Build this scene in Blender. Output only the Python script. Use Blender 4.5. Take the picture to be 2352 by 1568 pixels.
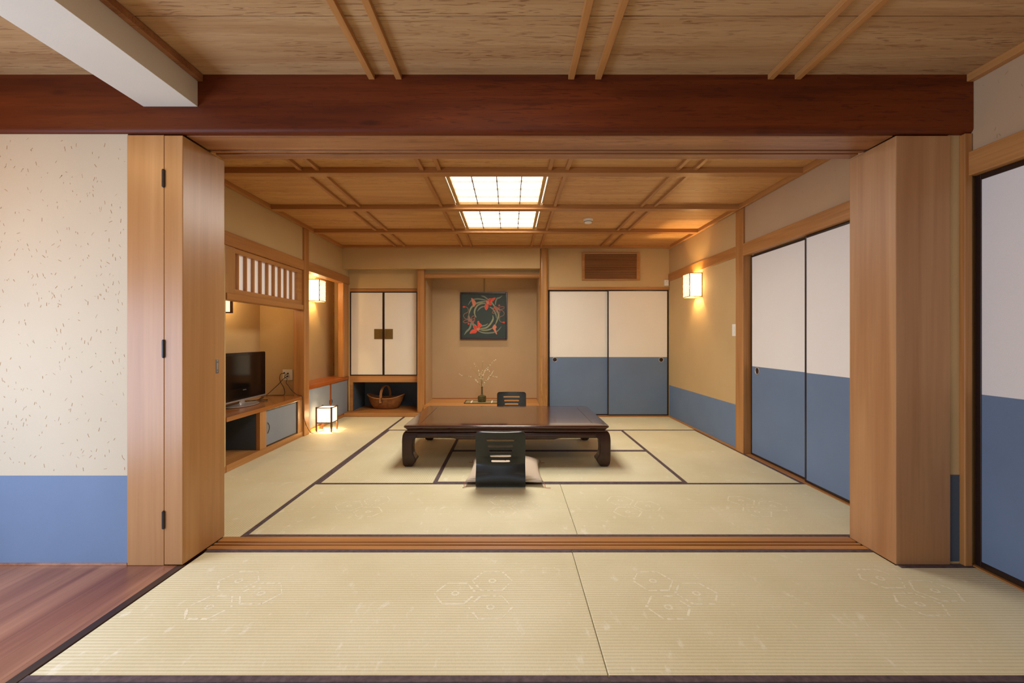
import bpy, bmesh, math, random
from mathutils import Vector, Matrix, Euler
random.seed(7)
PI = math.pi
SC = bpy.context.scene
COL = SC.collection
for o in list(bpy.data.objects): bpy.data.objects.remove(o)

# ---------------------------------------------------------------- camera
cam_d = bpy.data.cameras.new('camera'); cam = bpy.data.objects.new('camera', cam_d); COL.objects.link(cam)
cam.location = (0, 0, 1.1); cam.rotation_euler = (PI/2, 0, 0)
cam_d.sensor_width = 36.0; cam_d.lens = 36.0*1000/2352
cam_d.shift_x = 5/2352; cam_d.shift_y = -7/2352
cam_d.clip_start = 0.02
SC.camera = cam

# ---------------------------------------------------------------- world, view
w = bpy.data.worlds.new('world'); SC.world = w; w.use_nodes = True
w.node_tree.nodes['Background'].inputs[0].default_value = (0.75, 0.85, 1.0, 1)
w.node_tree.nodes['Background'].inputs[1].default_value = 0.6
vs = SC.view_settings
vs.view_transform = 'Standard'; vs.look = 'None'; vs.gamma = 1.0; vs.use_curve_mapping = False
vs.exposure = 0.0

def area(name, loc, rot, sx, sy, power, color, spread=PI):
    d = bpy.data.lights.new(name, 'AREA'); d.shape = 'RECTANGLE'; d.size = sx; d.size_y = sy
    d.energy = power; d.color = color; d.spread = spread
    o = bpy.data.objects.new(name, d); COL.objects.link(o); o.location = loc; o.rotation_euler = rot
    return o
# daylight through the veranda window (left) and the window wall behind the camera
area('veranda_daylight', (-2.96, 0.30, 0.80), (0, -PI/2, 0), 1.25, 2.7, 96, (0.58, 0.73, 1.0))
area('rear_window_daylight', (-0.3, -2.42, 1.15), (PI/2, 0, 0), 3.2, 1.5, 16, (0.80, 0.87, 1.0))
# the front room's own ceiling lamps, above and behind the camera
area('front_ceiling_lamp', (-0.1, 1.05, 2.335), (0, 0, 0), 0.8, 0.8, 11, (1.0, 0.88, 0.70))
area('veranda_ceiling_lamp', (-2.55, 1.1, 2.33), (0, 0, 0), 0.3, 0.3, 11, (1.0, 0.56, 0.22))
# strip lamp tucked behind the alcove header
area('alcove_strip_lamp', (-0.40, 6.36, 2.33), (0, 0, 0), 1.0, 0.06, 4.5, (1.0, 0.84, 0.60), math.radians(75))

# ---------------------------------------------------------------- colours and materials
def s2l(c):
    c = c/255.0
    return c/12.92 if c <= 0.04045 else ((c+0.055)/1.055)**2.4
def rgb(r, g, b): return (s2l(r), s2l(g), s2l(b), 1.0)

class NT:
    def __init__(s, name):
        s.m = bpy.data.materials.new(name); s.m.use_nodes = True; s.t = s.m.node_tree
        s.b = s.t.nodes['Principled BSDF']; s.out = s.t.nodes['Material Output']
    def n(s, typ, **kw):
        nd = s.t.nodes.new(typ)
        for k, v in kw.items():
            if k.startswith('i_'):
                key = k[2:].replace('_', ' ')
                key = int(key) if key.isdigit() else key
                nd.inputs[key].default_value = v
            else: setattr(nd, k, v)
        return nd
    def l(s, a, b): s.t.links.new(a, b)
    def coords(s, scale=(1, 1, 1), rot=(0, 0, 0)):
        tc = s.n('ShaderNodeTexCoord'); mp = s.n('ShaderNodeMapping')
        mp.inputs['Scale'].default_value = scale; mp.inputs['Rotation'].default_value = rot
        s.l(tc.outputs['Object'], mp.inputs['Vector']); return mp.outputs['Vector']
    def noise(s, vec, scale=1, detail=4, rough=0.5, dist=0.0):
        nd = s.n('ShaderNodeTexNoise'); nd.inputs['Scale'].default_value = scale
        nd.inputs['Detail'].default_value = detail; nd.inputs['Roughness'].default_value = rough
        nd.inputs['Distortion'].default_value = dist
        s.l(vec, nd.inputs['Vector']); return nd.outputs['Fac']
    def ramp(s, fac, stops):
        r = s.n('ShaderNodeValToRGB'); e = r.color_ramp.elements
        while len(e) < len(stops): e.new(0.5)
        for i, (p, c) in enumerate(stops):
            e[i].position = p; e[i].color = c if len(c) == 4 else (*c, 1)
        s.l(fac, r.inputs['Fac']); return r.outputs['Color']
    def mix(s, fac, a, b, mode='MIX'):
        m = s.n('ShaderNodeMix'); m.data_type = 'RGBA'; m.blend_type = mode
        if isinstance(fac, (int, float)): m.inputs[0].default_value = fac
        else: s.l(fac, m.inputs[0])
        for k, v in ((6, a), (7, b)):
            if isinstance(v, tuple): m.inputs[k].default_value = v
            else: s.l(v, m.inputs[k])
        return m.outputs[2]
    def bump(s, h, strength=0.2, dist=0.01):
        b = s.n('ShaderNodeBump'); b.inputs['Strength'].default_value = strength
        b.inputs['Distance'].default_value = dist
        s.l(h, b.inputs['Height']); s.l(b.outputs['Normal'], s.b.inputs['Normal'])
    def base(s, c):
        if isinstance(c, tuple): s.b.inputs['Base Color'].default_value = c
        else: s.l(c, s.b.inputs['Base Color'])
    def done(s, rough=0.6, metal=0.0, spec=0.5, coat=0.0):
        s.b.inputs['Roughness'].default_value = rough; s.b.inputs['Metallic'].default_value = metal
        s.b.inputs['Specular IOR Level'].default_value = spec
        if coat: s.b.inputs['Coat Weight'].default_value = coat; s.b.inputs['Coat Roughness'].default_value = 0.12
        return s.m

def plain(name, c, rough=0.6, metal=0.0, spec=0.5, var=0.06, scale=30, coat=0.0, bump=0.0):
    t = NT(name); v = t.noise(t.coords(), scale, 3)
    d = tuple(x*(1-var) for x in c[:3])+(1,); u = tuple(min(1, x*(1+var)) for x in c[:3])+(1,)
    t.base(t.ramp(v, [(0.3, d), (0.7, u)]))
    if bump: t.bump(v, bump, 0.002)
    return t.done(rough, metal, spec, coat)

def wood(name, axis, light, dark, rough=0.5, fine=90, streak=0.0, coat=0.0, streak_col=None, spec=0.4, knots=False, soft=1.0):
    t = NT(name)
    sc = [fine]*3; sc['xyz'.index(axis)] = fine*0.022
    f = t.noise(t.coords(tuple(sc)), 1.0, 5, 0.55, 0.4)
    sb = [9]*3; sb['xyz'.index(axis)] = 0.55
    g = t.noise(t.coords(tuple(sb)), 1.0, 3, 0.5, 0.9)
    c1 = t.ramp(g, [(0.32, dark), (0.68, light)])
    c2 = t.ramp(f, [(0.30, (0.72, 0.68, 0.62, 1)), (0.62, (1, 1, 1, 1))])
    c = t.mix(0.55*soft, c1, c2, 'MULTIPLY')
    if streak:
        ss = [84]*3; ss['xyz'.index(axis)] = 8.0
        h = t.noise(t.coords(tuple(ss)), 1.0, 2, 0.4, 1.4)
        s2 = [1.3]*3; s2['xyz'.index(axis)] = 0.5; s2[1] = 5.0
        k = t.noise(t.coords(tuple(s2)), 1.0, 1, 0.5, 0)
        m = t.ramp(h, [(0.57, (0, 0, 0, 1)), (0.64, (1, 1, 1, 1))])
        m2 = t.ramp(k, [(0.34, (0, 0, 0, 1)), (0.58, (1, 1, 1, 1))])
        mm = t.mix(1.0, m, m2, 'MULTIPLY')
        mk = t.n('ShaderNodeMath', operation='MULTIPLY'); t.l(mm, mk.inputs[0]); mk.inputs[1].default_value = streak
        c = t.mix(mk.outputs[0], c, streak_col or tuple(x*0.35 for x in dark[:3])+(1,))
    if knots:
        v = t.n('ShaderNodeTexVoronoi'); v.inputs['Scale'].default_value = 1.0
        vs_ = [7]*3; vs_['xyz'.index(axis)] = 2.0
        t.l(t.coords(tuple(vs_)), v.inputs['Vector'])
        km = t.ramp(v.outputs['Distance'], [(0.05, (1, 1, 1, 1)), (0.13, (0, 0, 0, 1))])
        mk = t.n('ShaderNodeMath', operation='MULTIPLY'); t.l(km, mk.inputs[0]); mk.inputs[1].default_value = 0.55
        c = t.mix(mk.outputs[0], c, tuple(x*0.35 for x in dark[:3])+(1,))
    t.base(c); t.bump(f, 0.08, 0.002)
    return t.done(rough, 0, spec, coat)

def emit(name, c, strength, edge=None):
    t = NT(name)
    t.base(rgb(235, 225, 205)); t.b.inputs['Emission Color'].default_value = c
    t.b.inputs['Emission Strength'].default_value = strength
    return t.done(0.8)

def thin_paper(name, c, strength):
    # lit washi: part of the bulb's light passes straight through the sheet
    t = NT(name); t.base(rgb(240, 230, 205)); t.b.inputs['Emission Color'].default_value = c
    t.b.inputs['Emission Strength'].default_value = strength; t.b.inputs['Roughness'].default_value = 0.8
    tr = t.n('ShaderNodeBsdfTransparent'); mx = t.n('ShaderNodeMixShader'); mx.inputs[0].default_value = 0.32
    t.l(t.b.outputs[0], mx.inputs[1]); t.l(tr.outputs[0], mx.inputs[2]); t.l(mx.outputs[0], t.out.inputs['Surface'])
    return t.m

def tatami(name, axis):
    # ribs run along `axis`
    t = NT(name)
    a = 'xyz'.index(axis); o = 1-a
    sc = [0, 0, 0]; sc[o] = 1.0
    vec = t.coords(tuple(1.0 if i == o else 0.0 for i in range(3)))
    # slight waviness of the ribs
    sep = t.n('ShaderNodeSeparateXYZ'); t.l(t.coords(), sep.inputs[0])
    cr = sep.outputs[o]; al = sep.outputs[a]
    wn = t.noise(t.coords((1.6, 1.6, 1)), 1.0, 2)
    ma = t.n('ShaderNodeMath', operation='MULTIPLY_ADD'); t.l(wn, ma.inputs[0]); ma.inputs[1].default_value = 0.006; t.l(cr, ma.inputs[2])
    mm = t.n('ShaderNodeMath', operation='MULTIPLY'); t.l(ma.outputs[0], mm.inputs[0]); mm.inputs[1].default_value = 2*PI/0.0158
    sn = t.n('ShaderNodeMath', operation='SINE'); t.l(mm.outputs[0], sn.inputs[0])
    rib = t.n('ShaderNodeMath', operation='MULTIPLY_ADD'); t.l(sn.outputs[0], rib.inputs[0]); rib.inputs[1].default_value = 0.5; rib.inputs[2].default_value = 0.5
    fs = [420]*3; fs[a] = 60 if a == 0 else 60; fs[o] = 420
    # individual rushes run across the ribs
    fs[o] = 60; fs[a] = 420
    fib = t.noise(t.coords(tuple(fs)), 1.0, 2)
    big = t.noise(t.coords((2.2, 2.2, 1)), 1.0, 4)
    c = t.ramp(big, [(0.3, rgb(222, 214, 178)), (0.7, rgb(232, 226, 195))])
    ribc = t.ramp(rib.outputs[0], [(0.0, (0.80, 0.76, 0.66, 1)), (0.35, (1, 1, 1, 1))])
    c = t.mix(0.75, c, ribc, 'MULTIPLY')
    fc = t.ramp(fib, [(0.35, (0.90, 0.88, 0.82, 1)), (0.65, (1, 1, 1, 1))])
    c = t.mix(0.6, c, fc, 'MULTIPLY')
    # pale scuffed patches, worn along the rushes
    ws = [7, 7, 1]; ws[a] = 13
    n1 = t.noise(t.coords(tuple(ws)), 1.0, 5, 0.75, 0.0)
    n2 = t.noise(t.coords((30 if a == 0 else 14, 14 if a == 0 else 30, 1)), 1.0, 2, 0.5)
    m1 = t.ramp(n1, [(0.56, (0, 0, 0, 1)), (0.70, (1, 1, 1, 1))])
    m2 = t.ramp(n2, [(0.48, (0, 0, 0, 1)), (0.62, (1, 1, 1, 1))])
    mk = t.mix(1.0, m1, m2, 'MULTIPLY')
    k = t.n('ShaderNodeMath', operation='MULTIPLY'); t.l(mk, k.inputs[0]); k.inputs[1].default_value = 0.75
    c = t.mix(k.outputs[0], c, rgb(244, 240, 222))
    t.base(c)
    t.bump(rib.outputs[0], 0.35, 0.0022)
    return t.done(0.55, 0, 0.35)

def paper(name, c, fibre=0.0, rough=0.85, mott=0.03):
    t = NT(name)
    a = t.noise(t.coords(), 260, 3, 0.6); b = t.noise(t.coords(), 2.2, 3)
    d = tuple(x*(1-mott*2.2) for x in c[:3])+(1,)
    col = t.ramp(b, [(0.3, d), (0.7, c)])
    g = t.ramp(a, [(0.3, (0.9, 0.9, 0.9, 1)), (0.7, (1, 1, 1, 1))])
    col = t.mix(0.55, col, g, 'MULTIPLY')
    t.base(col); t.bump(a, 0.10, 0.0015)
    return t.done(rough, 0, 0.25)

M = {}
HL, HD = rgb(194, 138, 80), rgb(168, 112, 58)      # pale cypress
for ax in 'xyz':
    M['wood_'+ax] = wood('cypress_wood_'+ax, ax, HL, HD, 0.42)
    M['plank_'+ax] = wood('smooth_cypress_'+ax, ax, rgb(184, 136, 86), rgb(168, 119, 70), 0.33, fine=70, soft=0.5)
    M['dark_'+ax] = wood('dark_lacquered_wood_'+ax, ax, rgb(58, 34, 22), rgb(40, 22, 14), 0.35)
    M['amber_'+ax] = wood('amber_stained_wood_'+ax, ax, rgb(186, 104, 46), rgb(160, 82, 34), 0.3)
M['pillar'] = wood('broad_pillar_wood', 'z', rgb(184, 136, 90), rgb(164, 114, 72), 0.45, fine=70, soft=0.5)
M['ceil_back'] = wood('glow_tinted_cedar', 'x', rgb(214, 166, 106), rgb(196, 142, 84), 0.5, fine=120, streak=0.6, streak_col=rgb(140, 84, 44))  # ceiling cedar lightened in colour to stand in for lamp glow
M['ceil'] = wood('cedar_ceiling_board', 'x', rgb(196, 160, 114), rgb(176, 136, 92), 0.55, fine=150, streak=0.6, streak_col=rgb(118, 72, 38))
M['beam'] = wood('dark_red_beam_wood', 'x', rgb(116, 52, 16), rgb(80, 31, 8), 0.5, fine=110, knots=True, spec=0.22, streak=0.45, streak_col=rgb(60, 22, 8))
M['kamoi'] = wood('worn_lintel_wood', 'x', rgb(176, 122, 78), rgb(140, 88, 52), 0.4, streak=0.4)
M['veranda'] = wood('veranda_floor_wood', 'y', rgb(176, 126, 96), rgb(134, 84, 60), 0.28, fine=60, spec=0.5)
M['plaster'] = paper('sand_plaster', rgb(202, 170, 120))
M['plaster_toko'] = paper('alcove_plaster', rgb(190, 160, 122))
M['plaster_olive'] = paper('beam_plaster', rgb(218, 208, 190))
M['plaster_pale'] = paper('pale_washi_wall', rgb(202, 188, 162))
M['plaster_grey'] = paper('upper_grey_plaster', rgb(192, 160, 124))
M['fibre'] = plain('straw_fibre', rgb(160, 126, 84), 0.8)
M['white'] = paper('white_door_paper', rgb(238, 232, 226), mott=0.015)
M['white_warm'] = paper('cream_door_paper', rgb(244, 236, 222), mott=0.015)
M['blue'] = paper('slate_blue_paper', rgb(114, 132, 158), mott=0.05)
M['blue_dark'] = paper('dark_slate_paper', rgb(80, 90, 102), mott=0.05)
M['grey_door'] = paper('pale_slate_paper', rgb(144, 151, 162), mott=0.03)
M['black'] = plain('black_lacquer_frame', rgb(42, 26, 20), 0.3)
M['tat_x'] = tatami('tatami_weave_x', 'x'); M['tat_y'] = tatami('tatami_weave_y', 'y')
M['weave_mark'] = plain('pale_woven_mark', rgb(238, 232, 206), 0.6)
def heri():
    t = NT('aubergine_cloth_edging'); n = t.noise(t.coords((50, 50, 50)), 1.0, 3)
    t.base(t.ramp(n, [(0.3, rgb(70, 54, 58)), (0.7, rgb(98, 80, 84))])); t.bump(n, 0.2, 0.001); return t.done(0.75)
M['heri'] = heri()
M['table'] = wood('red_brown_lacquer', 'x', rgb(74, 38, 24), rgb(54, 26, 16), 0.22, fine=60, coat=1.0, soft=0.5)
M['table_leg'] = wood('dark_red_brown_lacquer', 'z', rgb(62, 32, 20), rgb(46, 22, 13), 0.3, fine=60, coat=0.35, soft=0.5, spec=0.3)
M['chair'] = plain('black_plywood', rgb(24, 27, 25), 0.34, var=0.1)
def cloth():
    t = NT('ribbed_beige_cloth'); w_ = t.n('ShaderNodeTexWave'); w_.inputs['Scale'].default_value = 34; w_.bands_direction = 'Y'
    w_.inputs['Distortion'].default_value = 1.0
    t.l(t.coords(), w_.inputs['Vector'])
    t.base(t.ramp(w_.outputs['Fac'], [(0.1, rgb(196, 178, 156)), (0.6, rgb(216, 200, 180))])); t.bump(w_.outputs['Fac'], 0.35, 0.003)
    return t.done(0.9, 0, 0.1)
M['cloth'] = cloth()
M['thread'] = plain('red_thread', rgb(176, 90, 66), 0.8)
M['tv_glass'] = plain('tv_glass', rgb(16, 13, 12), 0.10, spec=0.5, var=0.0)
M['tv_black'] = plain('glossy_black_plastic', rgb(14, 12, 12), 0.16, var=0.0)
M['silver'] = plain('silver_plastic', rgb(186, 182, 180), 0.28, metal=0.6)
M['steel'] = plain('brushed_steel', rgb(150, 148, 142), 0.35, metal=0.9)
M['hinge'] = plain('dark_hinge_metal', rgb(66, 62, 62), 0.35, metal=0.8)
M['brass'] = plain('aged_brass', rgb(140, 116, 66), 0.42, metal=0.7)
M['plastic'] = plain('white_plastic', rgb(232, 226, 212), 0.4, var=0.02)
M['plastic_dark'] = plain('black_rubber', rgb(24, 22, 20), 0.5)
M['bronze'] = plain('mottled_bronze_glaze', rgb(92, 84, 50), 0.3, metal=0.35, var=0.35, scale=60)
M['stem'] = plain('green_twig', rgb(140, 128, 72), 0.7)
M['bud'] = plain('cream_blossom', rgb(246, 240, 214), 0.7)
M['lamp_paper'] = thin_paper('lit_lamp_paper', (1.0, 0.86, 0.58, 1), 1.5)
M['andon_paper'] = thin_paper('lit_lantern_paper', (1.0, 0.88, 0.66, 1), 1.9)
M['transom_paper'] = emit('glowing_transom_paper', (0.95, 0.86, 0.88, 1), 0.20)  # faint glow added to brighten the paper; nothing lights it from behind
M['niche_paper'] = emit('dim_lamp_paper', (1.0, 0.80, 0.52, 1), 1.3)
M['diffuser'] = emit('lit_ceiling_paper', (1.0, 0.96, 0.88, 1), 3.0)
M['lamp_bar'] = plain('lit_cream_lamp_bar', rgb(244, 232, 204), 0.5)  # bar wood coloured near white, as if lit by the panel
M['lamp_frame'] = plain('pale_lamp_wood', rgb(196, 150, 84), 0.5)
M['andon_frame'] = plain('dark_lantern_wood', rgb(88, 54, 32), 0.45)
M['glass'] = plain('dim_tray_cane', rgb(150, 138, 96), 0.3)
def weave():
    t = NT('woven_bamboo'); c = t.n('ShaderNodeTexChecker'); c.inputs['Scale'].default_value = 1
    t.l(t.coords((110, 110, 130)), c.inputs['Vector'])
    n = t.noise(t.coords(), 25, 3)
    b = t.ramp(n, [(0.3, rgb(122, 76, 38)), (0.7, rgb(156, 102, 54))])
    k = t.mix(0.35, b, t.ramp(c.outputs['Fac'], [(0.4, (0.45, 0.4, 0.35, 1)), (0.6, (1, 1, 1, 1))]), 'MULTIPLY')
    t.base(k); t.bump(c.outputs['Fac'], 0.4, 0.002); return t.done(0.45)
M['basket'] = weave()
M['cane'] = plain('brown_cane', rgb(166, 112, 64), 0.4, var=0.15)
M['cane_dark'] = plain('dark_cane', rgb(78, 52, 34), 0.45)
M['art_bg'] = plain('dark_green_silk', rgb(38, 52, 48), 0.6)
M['art_leaf'] = plain('grey_green_paint', rgb(116, 122, 106), 0.7)
M['art_leaf2'] = plain('olive_paint', rgb(134, 136, 106), 0.7)
M['art_red'] = plain('vermilion_paint', rgb(206, 60, 40), 0.7)
M['art_pink'] = plain('salmon_paint', rgb(200, 120, 94), 0.7)
M['art_rib'] = plain('dusty_pink_paint', rgb(146, 98, 82), 0.7)
M['dim'] = plain('dark_cavity', rgb(40, 30, 20), 0.8)

# ---------------------------------------------------------------- mesh builder
class MB:
    def __init__(s): s.v = []; s.f = []; s.mi = []
    def add(s, vs_, fs, m=0):
        o = len(s.v); s.v += [tuple(v) for v in vs_]
        for f in fs: s.f.append(tuple(i+o for i in f)); s.mi.append(m)
        return s
    def box(s, x0, x1, y0, y1, z0, z1, m=0):
        if x0 > x1: x0, x1 = x1, x0
        if y0 > y1: y0, y1 = y1, y0
        if z0 > z1: z0, z1 = z1, z0
        v = [(x0, y0, z0), (x1, y0, z0), (x1, y1, z0), (x0, y1, z0), (x0, y0, z1), (x1, y0, z1), (x1, y1, z1), (x0, y1, z1)]
        return s.add(v, [(0, 3, 2, 1), (4, 5, 6, 7), (0, 1, 5, 4), (1, 2, 6, 5), (2, 3, 7, 6), (3, 0, 4, 7)], m)
    def prism(s, pts, axis, a, b, m=0):
        # polygon pts in the two other axes (order x,y,z without axis), extruded a..b
        def mk(p, t):
            q = list(p); q.insert('xyz'.index(axis), t); return tuple(q)
        n = len(pts); v = [mk(p, a) for p in pts]+[mk(p, b) for p in pts]
        f = [tuple(range(n-1, -1, -1)), tuple(range(n, 2*n))]+[(i, (i+1) % n, n+(i+1) % n, n+i) for i in range(n)]
        return s.add(v, f, m)
    def loft(s, rings, m=0, cap=True, closed=True):
        n = len(rings[0]); v = [p for r in rings for p in r]; f = []
        for k in range(len(rings)-1):
            for i in range(n if closed else n-1):
                j = (i+1) % n
                f.append((k*n+i, k*n+j, (k+1)*n+j, (k+1)*n+i))
        if cap: f.append(tuple(range(n-1, -1, -1))); f.append(tuple(range((len(rings)-1)*n, len(rings)*n)))
        return s.add(v, f, m)
    def lathe(s, prof, c, n=28, m=0, ax=(1, 1)):
        return s.loft([[(c[0]+r*ax[0]*math.cos(2*PI*i/n), c[1]+r*ax[1]*math.sin(2*PI*i/n), c[2]+z) for i in range(n)] for r, z in prof], m)
    def tube(s, pts, r, n=8, m=0, smooth=True):
        P = [Vector(p) for p in pts]
        if smooth and len(P) > 2:
            Q = []
            for i in range(len(P)-1):
                p0 = P[max(i-1, 0)]; p1 = P[i]; p2 = P[i+1]; p3 = P[min(i+2, len(P)-1)]
                for k in range(6):
                    t = k/6
                    Q.append(0.5*((2*p1)+(-p0+p2)*t+(2*p0-5*p1+4*p2-p3)*t*t+(-p0+3*p1-3*p2+p3)*t**3))
            Q.append(P[-1]); P = Q
        rings = []; up = Vector((0.13, 0.31, 0.94))
        for i, p in enumerate(P):
            d = (P[min(i+1, len(P)-1)]-P[max(i-1, 0)]).normalized()
            a = d.cross(up)
            if a.length < 1e-3: a = d.cross(Vector((1, 0, 0)))
            a.normalize(); b = d.cross(a)
            rr = r(i/(len(P)-1)) if callable(r) else r
            rings.append([tuple(p+a*rr*math.cos(2*PI*k/n)+b*rr*math.sin(2*PI*k/n)) for k in range(n)])
        return s.loft(rings, m)
    def build(s, name, mats, parent=None, local=False, bevel=0.0, smooth=False, tag=None, seg=2):
        if not isinstance(mats, (list, tuple)): mats = [mats]
        me = bpy.data.meshes.new(name); o = bpy.data.objects.new(name, me); COL.objects.link(o)
        org = Vector((0, 0, 0))
        if parent is not None:
            o.parent = parent
            if not local:
                p = parent
                while p is not None: org += p.location; p = p.parent
        elif not local:
            xs = [v[0] for v in s.v]; ys = [v[1] for v in s.v]; zs = [v[2] for v in s.v]
            org = Vector(((min(xs)+max(xs))/2, (min(ys)+max(ys))/2, min(zs))); o.location = org
        me.from_pydata([tuple(Vector(v)-org) for v in s.v], [], s.f)
        for mt in mats: me.materials.append(M[mt] if isinstance(mt, str) else mt)
        for p, mi in zip(me.polygons, s.mi): p.material_index = mi
        bm = bmesh.new(); bm.from_mesh(me); bmesh.ops.recalc_face_normals(bm, faces=bm.faces); bm.to_mesh(me); bm.free()
        if smooth:
            for p in me.polygons: p.use_smooth = True
            if smooth == 'auto': me.set_sharp_from_angle(angle=math.radians(35))
        if bevel:
            b = o.modifiers.new('bevel', 'BEVEL'); b.width = bevel; b.segments = seg; b.limit_method = 'ANGLE'
        if tag: settag(o, *tag)
        return o

def settag(o, label=None, cat=None, group=None, kind=None):
    if label: o['label'] = label
    if cat: o['category'] = cat
    if group: o['group'] = group
    if kind: o['kind'] = kind
    return o
def thing(name, label, cat, loc, rz=0, group=None, kind=None):
    o = bpy.data.objects.new(name, None); COL.objects.link(o); o.empty_display_size = 0.1
    o.location = loc; o.rotation_euler = (0, 0, rz)
    return settag(o, label, cat, group, kind)
def copy_tree(o, parent=None):
    c = o.copy(); COL.objects.link(c); c.parent = parent
    for ch in [x for x in bpy.data.objects if x.parent == o]: copy_tree(ch, c)
    return c
def box(name, x0, x1, y0, y1, z0, z1, mat, parent=None, bevel=0.0, tag=None, local=False):
    return MB().box(x0, x1, y0, y1, z0, z1).build(name, mat, parent, local, bevel, tag=tag)
def st(name, x0, x1, y0, y1, z0, z1, mat, label, cat, bevel=0.0, group=None):
    return box(name, x0, x1, y0, y1, z0, z1, mat, None, bevel, (label, cat, group, 'structure'))

CZ = 2.385
XR, XL = 2.236, -2.33

# ================================================================ FLOOR
st('floor', -3.0, 2.5, -2.5, 6.9, -0.12, -0.052, 'wood_y', 'bare board floor under the straw mats', 'floor')
mb = MB(); x = -2.99
while x < -1.62:
    x1 = min(x+0.104, -1.612); mb.box(x+0.0003, x1-0.0003, -2.48, 2.113, -0.05, -0.001); x = x1
mb.build('floor', 'veranda', tag=('brown veranda floorboards beside the straw mats', 'floor', None, 'structure'))
st('trim_1', -1.612, -1.574, -2.48, 2.113, -0.05, 0.002, 'dark_y', 'dark wooden sill strip between veranda boards and straw mats', 'floor trim', 0.002)
# threshold with two sliding tracks
mb = MB().box(-1.582, 1.874, 2.268, 2.412, -0.05, -0.012)
for a, b in ((2.356, 2.412), (2.323, 2.340), (2.270, 2.307)): mb.box(-1.582, 1.874, a, b, -0.012, 0.003)
mb.build('trim_2', 'wood_x', bevel=0.002, tag=('grooved wooden threshold on the floor between the two rooms', 'threshold', None, 'structure'))

def hexagon(mb, cx, cy, rx, ry, z, lw, m):
    pts = []
    for k in range(6):
        a = k*PI/3
        pts.append((cx+rx*math.cos(a), cy+ry*math.sin(a)))
    for k in range(6):
        (ax_, ay), (bx, by) = pts[k], pts[(k+1) % 6]
        # broken, hand-worn strokes
        n = 7
        for q in range(n):
            if random.random() < 0.22: continue
            t0, t1 = q/n, (q+1.02)/n
            p = Vector((ax_+(bx-ax_)*t0, ay+(by-ay)*t0)); r = Vector((ax_+(bx-ax_)*t1, ay+(by-ay)*t1))
            d = (r-p).normalized(); nn = Vector((-d.y, d.x))*lw*random.uniform(0.15, 0.6)
            mb.add([(p.x-nn.x, p.y-nn.y, z), (r.x-nn.x, r.y-nn.y, z), (r.x+nn.x, r.y+nn.y, z), (p.x+nn.x, p.y+nn.y, z)], [(0, 1, 2, 3)], m)
    for k in range(10):
        a = k*2*PI/10; r0 = 0.20*rx
        p = Vector((cx+r0*math.cos(a), cy+r0*math.sin(a))); q = Vector((cx+r0*0.6*math.cos(a+0.5), cy+r0*0.6*math.sin(a+0.5)))
        d = (q-p).normalized(); nn = Vector((-d.y, d.x))*lw*0.35
        mb.add([(p.x-nn.x, p.y-nn.y, z), (q.x-nn.x, q.y-nn.y, z), (q.x+nn.x, q.y+nn.y, z), (p.x+nn.x, p.y+nn.y, z)], [(0, 1, 2, 3)], m)

def mat_(x0, x1, y0, y1, axis, label, edges, marks=(), lw=0.010, notch=False):
    g = 0.0012
    x0 += g; x1 -= g; y0 += g; y1 -= g
    t = thing('tatami_mat', label, 'tatami mat', ((x0+x1)/2, (y0+y1)/2, -0.05), group='tatami mats covering the floor')
    mb = MB()
    if notch: mb.prism([(x0, y0), (x1, y0), (x1, y1), (1.874, y1), (1.874, 2.267), (x0, 2.267)], 'z', -0.0495, 0.0)
    else: mb.box(x0, x1, y0, y1, -0.0495, 0.0)
    for (cx, cy, sx, sy) in marks:
        if sx > 0: cells = ((-0.115, 0.0), (0.055, 0.105), (0.055, -0.105))
        else: cells = ((0.115, 0.0), (-0.055, 0.105), (-0.055, -0.105))
        for dx, dy in cells: hexagon(mb, cx+0.92*dx*abs(sx), cy+0.92*dy*sy, 0.090*abs(sx), 0.088*sy, 0.0004, lw, 1)
    mb.build('rush_weave', ['tat_'+axis, 'weave_mark'], t, bevel=0.003)
    hw = 0.028
    for e in edges:
        if e == 'n': b = (x0, x1, y1-hw, y1)
        if e == 's': b = (x0, x1, y0, y0+hw)
        if e == 'w': b = (x0, x0+hw, y0, y1)
        if e == 'e': b = (x1-hw, x1, y0, y1)
        box('cloth_edging', *b, -0.002, 0.0022, 'heri', t, 0.001)
    return t
SX = 0.322
mat_(-1.572, SX, 1.391, 2.268, 'x', 'straw mat before the threshold, its end meeting the veranda boards', 'ns', [(-1.18, 1.88, -1, 1), (-0.13, 1.88, 1, 1)])
mat_(SX, XR, 1.391, 2.115, 'x', 'straw mat before the threshold, running to the white sliding door', 's', [(0.70, 1.88, -1, 1), (1.75, 1.90, -1, 1)], notch=True)
tm = [o for o in bpy.data.objects if o.get('label', '').startswith('straw mat before the threshold, running')][0]
box('cloth_edging', SX+.002, 1.874, 2.240, 2.267, -0.002, 0.0022, 'heri', tm, 0.001)
box('cloth_edging', 1.878, XR-.002, 2.086, 2.114, -0.002, 0.0022, 'heri', tm, 0.001)
mat_(-1.572, SX, 0.49, 1.391, 'x', 'dark-edged straw mat at the very bottom, beside the veranda boards', 'ns')
mat_(SX, XR, 0.49, 1.391, 'x', 'dark-edged straw mat at the very bottom, on the white door side', 'ns')
A, B1, C_, D_, E_ = 2.412, 3.313, 4.264, 5.213, 6.108
mat_(-1.467, 0.38, A, B1, 'x', 'straw mat just past the threshold, under the black floor chair edge', 'ns', [(-0.95, 2.86, 1, 1), (0.0, 2.86, -1, 1)], 0.008)
mat_(0.38, XR, A, B1, 'x', 'straw mat just past the threshold, beside the double sliding doors', 'ns', [(0.80, 2.86, -1, 1), (1.62, 2.86, -1, 1)], 0.008)
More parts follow.
